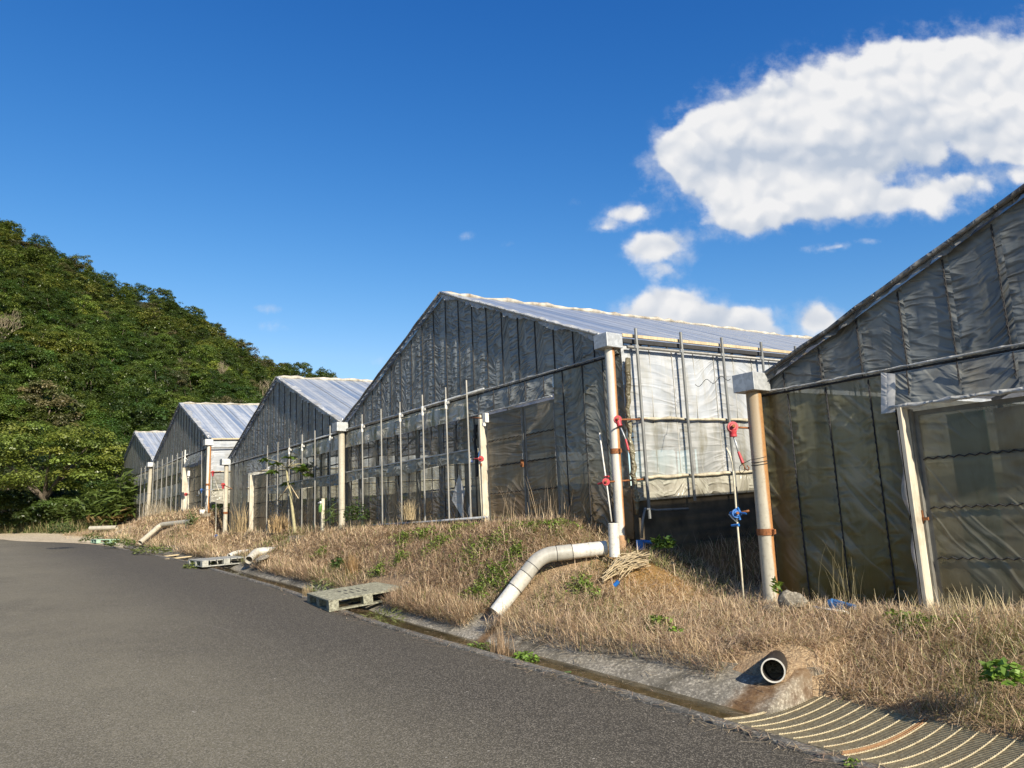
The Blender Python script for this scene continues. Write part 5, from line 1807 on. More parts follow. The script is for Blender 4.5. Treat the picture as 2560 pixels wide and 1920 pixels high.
def crown(rs, R_, H, nclump, nleaf, L, flat=.62, base=.30, col=(.05, .09, .018), cvar=.35, hvar=.02):
    """foliage in clumps on the outer shell of a dome, with gaps between them"""
    cs = []
    for k in range(nclump):
        ph = rs.uniform(0, 6.283)
        el = math.asin(rs.uniform(-.8, 1.0))
        rr = rs.uniform(.62, 1.0)
        cs.append((R_ * rr * math.cos(el) * math.cos(ph), R_ * rr * math.cos(el) * math.sin(ph), H * base + H * (1 - base) * (.40 + .52 * rr * math.sin(el)), R_ * rs.uniform(.17, .30) * (1.25 if nclump < 50 else 1.0)))
    P, O, T_ = [], [], []
    per = nleaf // nclump
    for (x, y, z, r) in cs:
        d = rs.normal(size=(per, 3))
        d /= np.linalg.norm(d, axis=1)[:, None]
        d[:, 2] = np.where(d[:, 2] < -.25, -d[:, 2] * .6, d[:, 2])
        rad = r * rs.uniform(.70, 1.08, (per, 1)) * (1 + .18 * np.sin(d[:, :1] * 7 + x) * np.cos(d[:, 1:2] * 6 + y))
        P.append(np.array([x, y, z]) + d * rad * np.array([1, 1, flat]))
        O.append(d)
        c = np.array(col) * (1 + rs.uniform(-cvar, cvar))
        c = c * np.array([1 + rs.uniform(-hvar, hvar) * 8, 1, 1 + rs.uniform(-hvar, hvar) * 5])
        T_.append(c * (1 + rs.uniform(-.22, .22, (per, 1))))
    P, O, T_ = np.concatenate(P), np.concatenate(O), np.concatenate(T_)
    l = L * rs.uniform(.7, 1.3, len(P))
    v, q = leaf_cards(P, l, l * .52, rs, .55, O, .9)
    return v, q, np.repeat(np.clip(T_, .002, .9), 4, 0), cs


def limbs(mb, rs, H, cs, base, r0, n=7):
    rng = random.Random(int(rs.randint(1e6)))
    top = Vector((rs.uniform(-.2, .2), rs.uniform(-.2, .2), H * base * 1.15))
    mb.tube([(0, 0, -.6), (0.03, 0, H * base * .5), top], [r0 * 1.25, r0, r0 * .8], 8, False, .08, rng)
    for k in range(min(n, len(cs))):
        c = Vector(cs[k][:3])
        m = top.lerp(c, .5) + Vector((0, 0, .2))
        mb.tube([top - Vector((0, 0, .15)), m, c], [r0 * .55, r0 * .35, r0 * .12], 6, False)


def tree_proto(name, seed, R_, H, ncl, nl, L, col, label, cat, group, **kw):
    rs = np.random.RandomState(seed)
    root = empty(name, (0, 0, 0), label, cat, group)
    v, q, t, cs = crown(rs, R_, H, ncl, nl, L, col=col, **kw)
    npmesh('crown', v, q, 'leaf', t, root)
    mb = MB()
    limbs(mb, rs, H, cs, kw.get('base', .3), .05 * R_ + .05)
    mb.build('trunk', 'bark', root, True)
    return root


def bare_proto(name, seed, H, label, group):
    rng = random.Random(seed)
    root = empty(name, (0, 0, 0), label, 'tree', group)
    mb, tw = MB(), MB()

    def grow(p, d, l, r, depth):
        e = p + d * l
        m = p + d * l * .5 + Vector((rng.uniform(-.1, .1), rng.uniform(-.1, .1), 0)) * l
        (mb if depth < 2 else tw).tube([p, m, e], [r, r * .8, r * .6], 5 if depth < 2 else 3, False)
        if depth >= 5:
            return
        for k in range(3 if depth < 4 else 4):
            a = Vector((rng.uniform(-1, 1), rng.uniform(-1, 1), rng.uniform(-.1, .9)))
            nd_ = (d * .9 + a * .75).normalized()
            grow(e - d * l * rng.uniform(0, .35), nd_, l * rng.uniform(.6, .82), r * .55, depth + 1)
    grow(Vector((0, 0, -.5)), Vector((0, 0, 1)), H * .34, .13, 0)
    mb.build('trunk', 'limb', root, True)
    tw.build('branches', 'twigs', root)
    return root


MAT['limb'] = simple('pale_bark', (0.30, 0.27, 0.21), .9, .3, 8)
MAT['twigs'] = simple('grey_twigs', (0.21, 0.175, 0.115), .9, .3, 3)


def copy_thing(root, loc, rz, sc, label=None, group=None):
    r = root.copy()
    C.objects.link(r)
    r.location, r.rotation_euler, r.scale = loc, (0, 0, rz), sc
    if label:
        r['label'] = label
    if group:
        r['group'] = group
    for ch in root.children:
        c = ch.copy()
        C.objects.link(c)
        c.parent = r
    return r


KINDS = [('broadleaf_tree', (.042, .076, .011), 'dark green leafy tree in the forest on the hillside', 'dark trees on the hill', .34),
         ('broadleaf_tree', (.088, .136, .020), 'mid green leafy tree in the forest on the hillside', 'mid green trees on the hill', .36),
         ('broadleaf_tree', (.165, .205, .030), 'bright yellowish green tree in the forest on the hillside', 'bright trees on the hill', .10),
         ('broadleaf_tree', (.115, .112, .045), 'dull olive brown tree in the forest on the hillside', 'olive trees on the hill', .13)]
protos = []
for ki, (nm, col, lb, gp, fr) in enumerate(KINDS):
    ps = []
    for s in range(3 if ki < 2 else 2):
        ps.append([tree_proto(nm, 40 + ki * 7 + s, 2.35, 4.9, 64, 12000, .175, col, lb, 'tree', gp, flat=(.85, .75, 1.0)[s], base=.04, cvar=.38), False])
    protos.append(ps)
bares = [[bare_proto('bare_tree', 90 + k, 6.0, 'leafless grey brown tree among the green trees on the hillside', 'leafless trees on the hill'), False] for k in range(2)]


def place(slot, loc, rz, sc):
    root, used = slot
    if not used:
        root.location, root.rotation_euler, root.scale = loc, (0, 0, rz), sc
        slot[1] = True
        return root
    return copy_thing(root, loc, rz, sc)


rng = random.Random(21)
spots = []
r = 55.5
while r < 170:
    st = 3.5 + .006 * (r - 55)
    dth = math.degrees(st / r)
    az = 60.5 + rng.uniform(0, dth)
    while az < 96.5:
        a = az + rng.uniform(-.4, .4) * dth
        rr = r + rng.uniform(-.4, .4) * st
        az += dth
        if rr < 62 and (a > 77.5):
            continue
        z = float(hillz(np.array(a), np.array(rr)))
        loc = (-math.sin(R(a)) * rr, math.cos(R(a)) * rr, z - .3)
        if -49.5 < loc[0] and loc[1] < 30 and loc[1] > 6:
            continue
        sc = rng.uniform(.70, 1.12) * (1.0 if rr > 66 else .82)
        spots.append((loc, rng.uniform(0, 6.28), sc, sc * rng.uniform(.82, 1.15), rng.random(), rng.random(), rr))
    r += st * .92
spots.sort(key=lambda q: q[6])
print('hill trees', len(spots))
FARV, FARQ, FART = [], [], []
nfar = 0
rsf = np.random.RandomState(8)
for n_, (loc, rz, sc, szz, u, u2, rr) in enumerate(spots):
    ki = 0 if u2 < .36 else 1 if u2 < .74 else 2 if u2 < .87 else 3
    if n_ < 300:
        if u < .09 and rr > 84:
            place(rng.choice(bares), loc, rz, (sc * .95, sc * .95, szz))
        else:
            place(rng.choice(protos[ki]), loc, rz, (sc, sc, szz))
    else:                                  # beyond the three hundred nearest: one far wood
        pr = rng.choice(protos[ki])[0]
        me = [c for c in pr.children if c.name.startswith('crown')][0].data
        co = np.empty(len(me.vertices) * 3, np.float32)
        me.vertices.foreach_get('co', co)
        co = co.reshape(-1, 4, 3)
        ti = np.empty(len(me.vertices) * 4, np.float32)
        me.color_attributes['tint'].data.foreach_get('color', ti)
        ti = ti.reshape(-1, 4, 4)[:, :, :3]
        pick = rsf.rand(len(co)) < .30
        co, ti = co[pick], ti[pick]
        cen_ = co.mean(1, keepdims=True)
        co = cen_ + (co - cen_) * 1.55
        cs_, sn_ = math.cos(rz), math.sin(rz)
        x, y, z = co[..., 0] * sc, co[..., 1] * sc, co[..., 2] * szz
        FARV.append(np.stack([loc[0] + x * cs_ - y * sn_, loc[1] + x * sn_ + y * cs_, loc[2] + z], -1).reshape(-1, 3))
        FART.append((ti * rng.uniform(.72, 1.28)).reshape(-1, 3))
        nfar += len(co)
o = npmesh('far_wood', np.concatenate(FARV), np.arange(nfar * 4).reshape(-1, 4), 'leaf', np.concatenate(FART))
tag(o, kind='stuff')

# undergrowth between the trunks on the hill
rs = np.random.RandomState(3)
N = 70000
az = rs.uniform(58, 98, N)
rr = np.sqrt(rs.uniform(53 ** 2, 150 ** 2, N))
z = np.where(rr < HR0, 2.2, hillz(az, np.maximum(rr, HR0)))
P = np.stack([-np.sin(np.radians(az)) * rr, np.cos(np.radians(az)) * rr, z + rs.uniform(0, 2.6, N)], -1)
keep = ~((P[:, 0] > -50.5) & (P[:, 1] > 5.5))
P = P[keep]
v, q = leaf_cards(P, .32, .18, rs, .6)
tt = np.array((.052, .085, .014)) * (1 + rs.uniform(-.4, .5, (len(P), 1)))
o = npmesh('undergrowth', v, q, 'weed', np.repeat(tt, 4, 0))
tag(o, kind='stuff')

# the big tree by the end of the road
root = tree_proto('roadside_tree', 77, 3.9, 6.3, 60, 26000, .165, (.145, .20, .03), 'big bright green spreading tree at the far end of the road', 'tree', None, flat=.55, base=.26, cvar=.25)
root.location = (-47.6, 4.0, 2.0)
root.rotation_euler = (0, 0, 1.0)
for k, (pxx, dist, R_, H, col, lb) in enumerate(((20, 52, 3.0, 5.0, (.045, .07, .014), 'dark green shrub behind the big roadside tree at the left edge'),
                                              (95, 50, 2.4, 2.6, (.04, .065, .012), 'low dark shrub in front of the left half of the big roadside tree'),
                                              (345, 56, 2.6, 4.6, (.05, .085, .014), 'green tree just left of the farthest gable'),
                                              (270, 57, 2.8, 5.2, (.035, .06, .011), 'dark tree between the big roadside tree and the farthest gable'),
                                              (190, 46.5, 1.9, 1.9, (.04, .066, .013), 'low bushy shrub under the right side of the big roadside tree'),
                                              (130, 47.5, 1.5, 1.6, (.035, .055, .010), 'small dark shrub under the trunk of the big roadside tree'))):
    d = ray(pxx, 1250)
    h = math.hypot(d[0], d[1])
    x, y = d[0] / h * dist, d[1] / h * dist
    t = tree_proto('shrub' if H < 3 else 'leafy_tree', 200 + k, R_, H, 26, 9000, .17, tuple(c * 1.4 for c in col), lb, 'shrub' if H < 3 else 'tree', None, flat=.6, base=.12, cvar=.35)
    t.location = (x, y, float(T(x, y)) - .1 if dist < 53 else 2.2)

# broad lance leaved clump by the far house
rs = np.random.RandomState(15)


def lance_clump(name, loc, R_, H, n, L, W, col, label, cat='plant', arch=.5):
    P, tv, tn = [], [], []
    for k in range(n):
        a = rs.uniform(0, 6.283)
        lean = rs.uniform(.05, 1.0)
        for j in range(9):
            f = (j + 1.5) / 10
            rad = R_ * (lean * .45 + lean * .55 * f ** 1.6)
            z = H * f * (1 - .35 * lean * f)
            aa = a + rs.uniform(-.5, .5)
            P.append((loc[0] + rad * math.cos(a) + .2 * math.cos(aa), loc[1] + rad * math.sin(a) + .2 * math.sin(aa), loc[2] + z))
            s = 1 if j % 2 else -1
            tv.append((math.cos(a + s * .9) * .8, math.sin(a + s * .9) * .8, .55 - arch * f))
            b = np.array(col) * (1 + rs.uniform(-.35, .5))
            if f < .3 and rs.rand() < .5:
                b = np.array((.22, .15, .06)) * rs.uniform(.6, 1.2)
            tn.append(b)
    P, tv = np.array(P), np.array(tv)
    l = L * rs.uniform(.7, 1.2, len(P))
    v, q = leaf_cards(P, l, W * rs.uniform(.8, 1.2, len(P)), rs, .8, tdir=tv)
    o = npmesh(name, v - np.array(loc), q, 'weed', np.repeat(np.array(tn), 4, 0))
    o.location = loc
    return tag(o, label, cat)


for (pxx, dist, R_, H, n, lb) in ((300, 43.5, 1.5, 2.5, 36, 'tall lance leaved clump against the farthest gable front'), (262, 43.0, 1.5, 2.0, 34, 'lance leaved clump left of the tall one by the far greenhouse'),
                                  (322, 42.5, .8, 2.9, 16, 'upright leafy clump touching the far greenhouse poles'), (215, 44.5, 1.3, 1.5, 24, 'low lance leaved clump under the roadside tree')):
    d = ray(pxx, 1280)
    h = math.hypot(d[0], d[1])
    x, y = d[0] / h * dist, d[1] / h * dist
    lance_clump('lance_leaved_plant', (x, y, float(T(x, y)) + .0), R_, H, n, .75, .13, (.075, .115, .022), lb)

# papaya
pp = [Vector(onY(x, y, 6.95)) for (x, y) in ((738, 1335), (733, 1290), (727, 1240), (720, 1205), (716, 1170))]
root = empty('papaya_tree', pp[0], 'slender young papaya tree with a tuft of lobed leaves before the left middle gable', 'tree')
MB().tube(pp, [.045, .038, .035, .03, .022], 10, False, .05, random.Random(2)).build('trunk', 'stem', root, True)
top = pp[-1]
P, tv, tn = [], [], []
st = MB()
for k in range(17):
    a = rs.uniform(0, 6.283)
    le = rs.uniform(.35, .78)
    up = rs.uniform(-.55, .55)
    e = top + Vector((math.cos(a) * le, math.sin(a) * le, up * le + .05))
    st.tube([top, top.lerp(e, .5) + Vector((0, 0, .06)), e], [.009, .007, .005], 4, False)
    for j in range(7):
        b = a + (j - 3) * .48
        dv = Vector((math.cos(b), math.sin(b), -.25 + rs.uniform(-.15, .15)))
        c = e + dv * .12
        P.append(c)
        tv.append(dv)
        tn.append(np.array((.07, .13, .02)) * rs.uniform(.6, 1.4))
st.build('leaf_stalks', 'stem', root, True)
v, q = leaf_cards(np.array(P), .28, .10, rs, 1.2, tdir=np.array(tv))
npmesh('leaves', v, q, 'weed', np.repeat(np.array(tn), 4, 0), root)
for (a, b, lb) in (((725, 1212), (746, 1246), 'dry stick leaning on the papaya trunk to the right'), ((722, 1214), (694, 1252), 'dry stick leaning on the papaya trunk to the left'),
                   ((673, 1300), (668, 1340), 'pale stick standing left of the papaya trunk')):
    o = MB().tube([onY(*a, 6.9), onY(*b, 6.95)], .012, 6).build('dry_stick', 'wood', None, True)
    tag(o, lb, 'stick')

# ------------------------------------------------------------------ dry grass on the bank
def blades(P, L, W, az, lean, droop, tint, name, mat='straw'):
    """curved tapering blades; lean = angle from the vertical at the root"""
    N = len(P)
    hd = np.stack([np.cos(az), np.sin(az), np.zeros(N)], -1)
    sd = np.stack([-np.sin(az), np.cos(az), np.zeros(N)], -1)
    pts = [P]
    cur = P
    for k in range(3):
        ang = lean + droop * (k + .5) / 3
        step = hd * np.sin(ang)[:, None] + np.array([0, 0, 1.0]) * np.cos(ang)[:, None]
        cur = cur + step * (L / 3)[:, None]
        pts.append(cur)
    wd = [1.0, .9, .65, .18]
    v = np.zeros((N, 8, 3))
    for k in range(4):
        v[:, 2 * k] = pts[k] - sd * (W * wd[k] * .5)[:, None]
        v[:, 2 * k + 1] = pts[k] + sd * (W * wd[k] * .5)[:, None]
    b = (np.arange(N) * 8)[:, None]
    q = np.concatenate([b + np.array([0, 1, 3, 2]), b + np.array([2, 3, 5, 4]), b + np.array([4, 5, 7, 6])], 1).reshape(-1, 4)
    return npmesh(name, v.reshape(-1, 3), q, mat, np.repeat(tint, 8, 0))


rs = np.random.RandomState(99)
STRAW = np.array([(.71, .57, .36), (.62, .48, .29), (.56, .40, .27), (.45, .31, .215), (.78, .65, .44), (.49, .40, .20)])


def bank_points(n, x0, x1, t0, t1):
    x = rs.uniform(x0, x1, n)
    t = t0 + (t1 - t0) * rs.uniform(0, 1, n)
    return x, Ye(x) + t


PX, PY = [], []
for (n, x0, x1) in ((150000, -6.2, 1.0), (115000, -10.5, -6.2), (90000, -17, -10.5), (60000, -26, -17), (45000, -42, -26)):
    x, y = bank_points(n, x0, x1, .64, 3.3)
    PX.append(x)
    PY.append(y)
X, Y = np.concatenate(PX), np.concatenate(PY)
t = Y - Ye(X)
lim = np.where((X > -7.3) & (X < -5.1), 8.3, 7.36)
lim = np.where((X > -28.3) & (X < -26.0), 8.6, lim)
keep = (Y < lim) & (t > .68 + .17 * fbm(X * .8, Y * 0, 1.5) - .10 * ss(-5.2, -6.5, X) + .10 * rs.rand(len(X)))
keep &= ~((X > -4.0) & (t < 1.20 + .05 * fbm(X * 2, Y, 1)))             # gratings stay clear
keep &= ~((X > -4.5) & (X < -3.88) & (t < 1.12 + .25 * ss(-4.4, -4.0, X) + .06 * fbm(X * 3, Y, 1)) & (np.abs(X + 4.02) > -1))
keep &= ~((np.hypot((X + 4.0) / .15, (Y - 5.42) / .16) < 1))              # pipe mouth
keep &= ~((X > -12.2) & (X < -10.75) & (Y < 5.95))                          # under the pallets
keep &= ~((X > -20.7) & (X < -19.3) & (Y < 6.05))
dens = .60 + .75 * fbm(X, Y, 1.3)
dirt = np.exp(-(((X + 6.7) / .55) ** 2 + ((Y - 6.85) / .35) ** 2) * 1.2)
keep &= rs.rand(len(X)) < np.clip(dens, .12, 1) * (1 - .9 * dirt)
for (ax, ay, bx, by, wd) in [(P_[0].x, P_[0].y, P_[1].x, P_[1].y, .13) for P_ in PIPE_RUNS]:
    dx_, dy_ = bx - ax, by - ay
    f_ = np.clip(((X - ax) * dx_ + (Y - ay) * dy_) / (dx_ * dx_ + dy_ * dy_), 0, 1)
    keep &= np.hypot(X - ax - f_ * dx_, Y - ay - f_ * dy_) > wd * (.75 + .35 * rs.rand(len(X)))
keep &= ~((np.abs(X + 8.12) < .17 + .12 * rs.rand(len(X))) & (t < 1.0))
nod = X < -35
keep &= ~(nod & (t < 1.7))
X, Y = X[keep], Y[keep]
t = Y - Ye(X)
N = len(X)
Z = T(X, Y) - .015
tall = np.clip(.5 + .5 * fbm(X * 1.3 + 5, Y * 1.3, 1.0), 0, 1)
right = ss(-4.8, -2.6, X) * ss(.8, 1.5, t)
L = (.075 + .095 * rs.rand(N) ** 1.5 + .05 * tall * rs.rand(N)) * (1 + .05 * right) * (1 + .5 * np.clip((-X - 6) / 30, 0, 1))
Z = Z + (.13 * rs.rand(N) ** 1.5) * (.45 + tall)
far = np.clip((-X - 6) / 30, 0, 1)
W = (.0034 + .0028 * rs.rand(N)) * (1 + 3.4 * far)
# matted: lodged in drifting directions, downhill over the concrete at the lower edge
az = np.where(rs.rand(N) < .6, rs.uniform(0, 6.28, N), .5 + 2.6 * fbm(X * .9, Y * .9, 1.0) + rs.normal(0, .8, N))
lean = np.clip(rs.normal(1.50, .36, N) - .55 * right * rs.rand(N) - .45 * (rs.rand(N) < .12), .1, 2.15)
edge = t < .98
az = np.where(edge, -1.57 + rs.normal(0, 1.1, N), az)
lean = np.where(edge, np.clip(rs.normal(1.0, .35, N), .2, 1.5), lean)
L = np.where(edge, L * 1.15, L)
droop = rs.uniform(-.5, .6, N) * (1 - .3 * right)
w = rs.rand(N)
patch_ = np.clip(.5 + .6 * fbm(X * .6 + 9, Y * .6, 1.0), 0, 1)
warm = np.clip(patch_ + .25 * rs.normal(size=N) - .35 * ss(-18, -24, X) - .45 * right, 0, 1)
ci = np.where(w < .28, 0, np.where(w < .52, 1, np.where(w < .80, 2, np.where(w < .93, 4, 5))))
tint = STRAW[ci] * (1 - warm[:, None]) + STRAW[np.where(w < .45, 2, np.where(w < .8, 3, 1))] * warm[:, None]
tint = tint * rs.uniform(.7, 1.2, (N, 1))
grn = (rs.rand(N) < .04 + .30 * right * (fbm(X * 2, Y * 2, 1.0) > .1) + .42 * ss(.05, .55, fbm(X * .9 + 3, Y * 1.2, 1.4)))
tint = np.where(grn[:, None], np.array((.22, .25, .075)) * rs.uniform(.7, 1.2, (N, 1)), tint)
o = blades(np.stack([X, Y, Z], -1), L, W, az, lean, droop, tint, 'dry_grass')
tag(o, kind='stuff')
print('blades', N)

# straw and litter blown onto the edge of the road and into the drain
n = 5200
x = np.concatenate([rs.uniform(-12, -2, n // 2), rs.uniform(-36, -12, n - n // 2)])
t_ = np.where(rs.rand(n) < .6, np.abs(rs.normal(0, .10, n)) * -1 + .06, rs.uniform(.1, .95, n))
cl = fbm(x * 1.5, t_ * 0, 1.5)
k = rs.rand(n) < np.clip(.35 + .9 * cl, .04, 1)
x, t_ = x[k], t_[k]
n = len(x)
y = Ye(x) + t_
z = np.where(t_ < CH0, zr(x) + .016, np.where(t_ < CH1 + .04, zr(x) - .042, T(x, y) + .012))
tint = STRAW[rs.choice([0, 1, 2, 3], n)] * rs.uniform(.6, 1.1, (n, 1))
o = blades(np.stack([x, y, z], -1), rs.uniform(.05, .18, n), .005 * (1 + 1.5 * np.clip((-x - 6) / 30, 0, 1)), rs.uniform(0, 6.28, n), np.full(n, 1.5), rs.uniform(-.05, .12, n), tint, 'straw_litter')
tag(o, kind='stuff')

# seed stalks standing above the mat
n = 2200
x, y = bank_points(n, -40, .8, .95, 3.0)
k = (y < 7.3) & ~((x > -4.1) & (y - Ye(x) < 1.3))
x, y = x[k], y[k]
n = len(x)
tall = .16 + .24 * rs.rand(n) ** 2
tint = STRAW[rs.choice([0, 1, 2, 4], n)] * rs.uniform(.7, 1.1, (n, 1))
o = blades(np.stack([x, y, T(x, y)], -1), tall, .0045 * (1 + 2.0 * np.clip((-x - 6) / 30, 0, 1)), rs.uniform(0, 6.28, n), np.abs(rs.normal(.55, .4, n)), rs.uniform(0, .9, n), tint, 'grass_stalks')
tag(o, kind='stuff')
# grass in the shaded alleys and along the foot of the fronts
n = 9000
x = np.concatenate([rs.uniform(-7.35, -5.1, n // 3), rs.uniform(-28.3, -26, n // 6), rs.uniform(-26, -7.6, n // 2)])
y = np.concatenate([rs.uniform(7.4, 12, n // 3), rs.uniform(7.4, 11, n // 6), 7.36 - np.abs(rs.normal(0, .08, n // 2))])
n = len(x)
hgt = .12 + .24 * rs.rand(n) ** 1.8
tint = np.where((rs.rand(n) < .35)[:, None], np.array((.07, .10, .025)), STRAW[rs.choice([0, 1, 2], n)] * .8) * rs.uniform(.6, 1.2, (n, 1))
o = blades(np.stack([x, y, T(x, y) - .02], -1), hgt, .006 * (1 + 1.2 * np.clip((-x - 6) / 20, 0, 1)), rs.uniform(0, 6.28, n), np.abs(rs.normal(.25, .25, n)), rs.uniform(.2, 1.1, n), tint, 'alley_grass')
tag(o, kind='stuff')

# green creeping weeds through the dry mat
patches = [(1010, 1345, 6.6, .45), (1100, 1360, 6.5, .5), (1180, 1410, 6.2, .5), (1220, 1470, 5.9, .45), (1240, 1380, 6.5, .45), (1300, 1335, 6.9, .4), (1330, 1345, 6.8, .3), (1000, 1400, 6.2, .28),
           (1060, 1300 + 60, 6.7, .3), (945, 1420, 6.0, .25), (1190, 1500, 5.75, .3), (1290, 1400, 6.3, .25), (1415, 1310, 7.1, .3), (800, 1385, 6.3, .3), (770, 1430, 5.8, .3), (1460, 1470, 6.2, .25), (1640, 1500, 6.0, .2),
           (1200, 1380, 6.4, .5), (1150, 1330, 6.9, .4), (1380, 1330, 6.9, .4), (1255, 1440, 6.05, .3), (2300, 1560, 6.7, .35)]
P, tn = [], []
for (a, b, yy, rad) in patches:
    c = onY(a, b, yy)
    m = int(1300 * rad)
    ang = rs.uniform(0, 6.283, m)
    rr = rad * np.sqrt(rs.rand(m)) * (.6 + .4 * np.sin(ang * 3 + a))
    xx, yy2 = c[0] + rr * np.cos(ang) * 1.3, c[1] + rr * np.sin(ang) * .6
    P.append(np.stack([xx, yy2, T(xx, yy2) + rs.uniform(.0, .13, m)], -1))
    tn.append(np.array((.19, .27, .045)) * rs.uniform(.55, 1.35, (m, 1)))
P, tn = np.concatenate(P), np.concatenate(tn)
ok = (P[:, 1] - Ye(P[:, 0]) > .95)
P, tn = P[ok], tn[ok]
v, q = leaf_cards(P, rs.uniform(.025, .065, len(P)), rs.uniform(.018, .04, len(P)), rs, .7)
o = npmesh('green_weeds', v, q, 'weed', np.repeat(tn, 4, 0))
tag(o, kind='stuff')


def weed(px, py, yy, rad, h, L, W, n, col, label, name='weed', x=None, up=.7):
    c = onY(px, py, yy)
    z0 = c[2]
    a = rs.uniform(0, 6.283, n)
    f = rs.rand(n)
    rr = rad * np.sqrt(rs.rand(n))
    P = np.stack([rr * np.cos(a), rr * np.sin(a), h * f * (1 - .5 * (rr / rad) ** 2)], -1)
    tdir = np.stack([np.cos(a), np.sin(a), np.full(n, .5)], -1)
    v, q = leaf_cards(P, L * rs.uniform(.6, 1.3, n), W * rs.uniform(.7, 1.2, n), rs, up, tdir=tdir)
    tn = np.array(col) * rs.uniform(.6, 1.4, (n, 1))
    o = npmesh(name, v, q, 'weed', np.repeat(tn, 4, 0))
    o.location = (c[0], c[1], z0)
    return tag(o, label, 'plant')


G1 = (.16, .26, .035)
weed(1312, 1662, 4.95, .16, .14, .05, .035, 260, G1, 'bright green weed growing in the drain, just right of the dry tuft')
weed(2508, 1700, 5.75, .14, .14, .065, .042, 200, (.15, .24, .035), 'bright green leafy weed in the dry grass at the right edge')
weed(1690, 1578, 5.6, .07, .05, .04, .03, 0 + 40, G1, 'tiny green weed on the bank above the drain')
weed(2132, 1916, 4.56, .05, .05, .03, .02, 60, G1, 'tiny green tuft on the kerb beside the gratings')
weed(1945, 1480, 7.0, .05, .16, .10, .03, 26, G1, 'small green sprout between the stones at the downpipe foot', up=.2)
weed(1660, 1368, 7.3, .14, .16, .10, .05, 120, (.07, .14, .03), 'dark green weed behind the straw bundle')
weed(892, 1300, 7.15, .28, .42, .06, .045, 420, (.05, .085, .018), 'dark green bush at the foot of the valley downpipe')
weed(826, 1310, 7.05, .16, .62, .30, .02, 60, (.08, .13, .03), 'spiky green grass clump left of the valley downpipe', up=.1)
weed(478, 1310, 6.6, .20, .45, .28, .025, 70, (.08, .13, .03), 'green grass tuft by the end of the long beige drain pipe', up=.1)
weed(155, 1332, 3.2, .45, .35, .09, .06, 260, (.07, .10, .025), 'small dark weed in the gravel near the road end')
weed(1200, 1640, 4.85, .20, .16, .06, .035, 200, (.14, .20, .04), 'green weeds in the drain left of the dry tuft')
weed(960, 1555, 5.0, .30, .20, .14, .012, 160, (.18, .20, .06), 'grassy weeds hanging over the channel right of the nearest pallet', up=.1)
weed(800, 1478, 5.25, .22, .22, .14, .014, 120, (.16, .19, .06), 'grassy weeds in the channel left of the nearest pallet', up=.1)
weed(500, 1420, 5.1, .42, .20, .08, .05, 240, (.16, .20, .05), 'weeds before the bleached grey pallet')
weed(300, 1365, 4.9, .5, .3, .10, .06, 240, (.14, .19, .05), 'weeds in the drain before the pale green pallet')
weed(232, 1352, 4.7, .5, .32, .10, .06, 220, (.09, .13, .03), 'weeds left of the pale green pallet')
weed(380, 1382, 5.15, .6, .28, .10, .05, 300, (.17, .20, .06), 'weeds along the kerb below the two planks')
weed(845, 1420, 6.0, .13, .24, .10, .05, 120, (.06, .11, .025), 'dark fern like weed behind the nearest pallet')
# rank grass at the left end of the road
n = 15000
d0 = ray(-60, 1300)
x = rs.uniform(-56, -42, n)
y = Ye(x) + rs.uniform(2.0, 7.5, n)
k = y < 6.6
x, y = x[k], y[k]
n = len(x)
tint = np.where((rs.rand(n) < .6)[:, None], np.array((.10, .135, .03)), np.array((.30, .25, .12))) * rs.uniform(.6, 1.3, (n, 1))
o = blades(np.stack([x, y, T(x, y) - .02], -1), .35 + .5 * rs.rand(n) ** 1.5, np.full(n, .025), rs.uniform(0, 6.28, n), np.abs(rs.normal(.3, .25, n)), rs.uniform(.2, 1.2, n), tint, 'verge_grass')
tag(o, kind='stuff')


def tuft(px, py, yy, n, h, spread, col, label, name='dry_tuft', w=.006, cat='grass tuft'):
    c = np.array(onY(px, py, yy))
    P = np.stack([rs.normal(0, spread * .35, n), rs.normal(0, spread * .35, n), np.zeros(n)], -1)
    tint = np.array(col) * rs.uniform(.65, 1.25, (n, 1))
    o = blades(P, h * rs.uniform(.5, 1.1, n), np.full(n, w), rs.uniform(0, 6.28, n), np.abs(rs.normal(.12, .22, n)), rs.uniform(0, .9, n), tint, name)
    o.location = c
    return tag(o, label, cat)


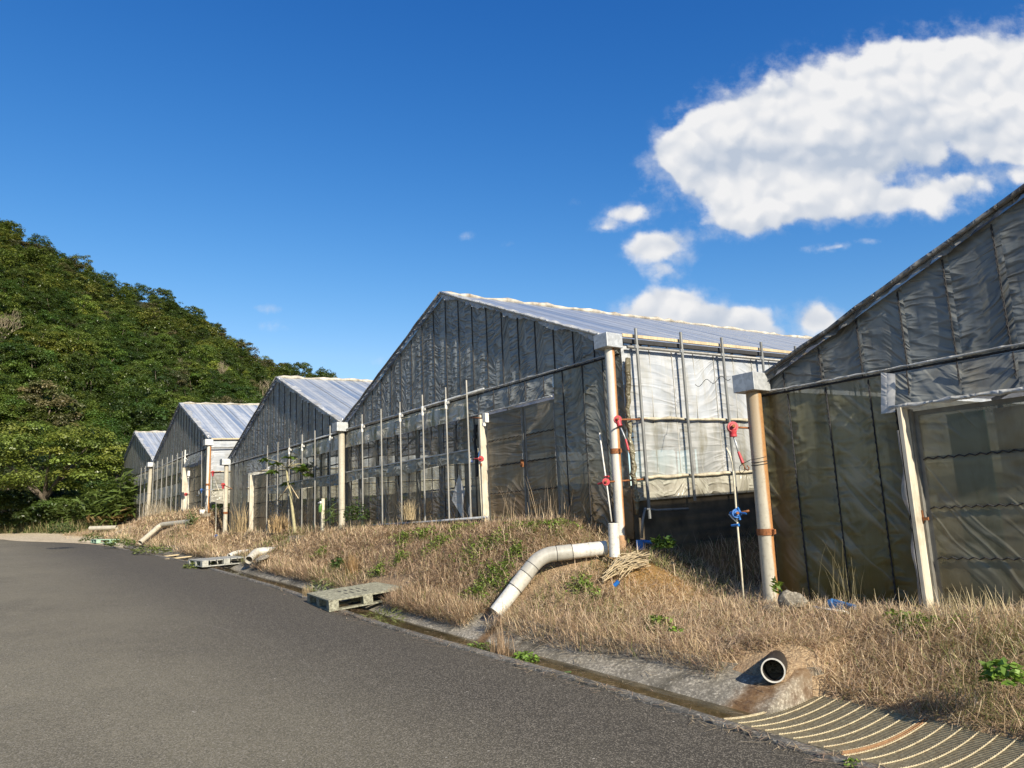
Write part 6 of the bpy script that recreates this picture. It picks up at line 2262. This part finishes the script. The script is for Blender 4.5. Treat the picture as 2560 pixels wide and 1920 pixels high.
tuft(1250, 1652, 4.88, 130, .42, .15, (.36, .25, .15), 'tall dry brown tuft growing from the drain right of the rust streak')
tuft(878, 1440, 5.9, 120, .42, .12, (.34, .22, .10), 'brown dead fern stalk curling on the bank behind the nearest pallet', w=.012)
tuft(1022, 1300, 7.2, 160, .42, .16, (.52, .42, .25), 'pale dry plume before the windows of the larger middle gable', w=.008)
tuft(700, 1332, 7.0, 240, .5, .32, (.46, .33, .17), 'heap of dry brown stalks at the foot of the papaya tree', w=.016)
tuft(770, 1492, 5.0, 90, .24, .14, (.44, .34, .2), 'dry tuft at the left end of the nearest pallet', w=.006)
tuft(1380, 1300, 7.1, 26, .62, .45, (.55, .42, .27), 'thin dry stems before the right leaf of the middle door', w=.006)
tuft(1270, 1300, 7.15, 10, .65, .40, (.55, .42, .27), 'few thin dry stems before the left leaf of the middle door', w=.006)
tuft(2120, 1500, 7.2, 36, .62, .30, (.20, .17, .08), 'thin branching dry weed before the nearest olive film', w=.005)
tuft(600, 1330, 7.0, 70, 1.0, .35, (.45, .34, .18), 'long dry stems leaning in the far alley', w=.014)
tuft(395, 1290, 7.0, 260, .7, .9, (.42, .36, .26), 'tangle of pale dry stems before the far greenhouse windows', w=.016)
tuft(2455, 1545, 6.9, 110, .26, .8, (.50, .42, .24), 'tall pale grass before the nearest door')
# bundle of pale cut stalks
mbx = MB()
rr_ = random.Random(4)
for k in range(70):
    a = Vector(onY(1502 + rr_.uniform(-6, 6), 1452 + rr_.uniform(-8, 8), 6.35 + rr_.uniform(-.05, .05)) if k % 3 else onY(1530 + rr_.uniform(-30, 30), 1440 + rr_.uniform(-22, 16), 6.45))
    b_ = Vector(onY(1618 + rr_.uniform(-40, 10), 1392 + rr_.uniform(-14, 26), 6.85 + rr_.uniform(-.06, .06)))
    m = a.lerp(b_, .5) + Vector((rr_.uniform(-.03, .03), 0, rr_.uniform(.0, .10)))
    f0 = rr_.uniform(0, .45)
    mbx.tube([a.lerp(m, f0), m, b_], [.005, .006, .004], 4, False)
o = mbx.build('straw_bundle', 'strawstalk' if 'strawstalk' in MAT else 'wood', None, True)
tag(o, 'bundle of pale cut stalks lying on the earth by the middle corner downpipe', 'straw bundle')
o = MB().add([(0, 0, 0), (.05, -.02, .003), (.10, .01, .002), (.06, .05, .004), (.02, .04, .002)], [(0, 1, 2, 3, 4)]).build('fallen_leaf', 'leafgreen' if 'leafgreen' in MAT else 'bottle', None)
o.location = (-6.0, float(Ye(-6.0)) + .26, float(zr(-6.0)) - .042)
tag(o, 'green leaf floating on the drain water', 'leaf')
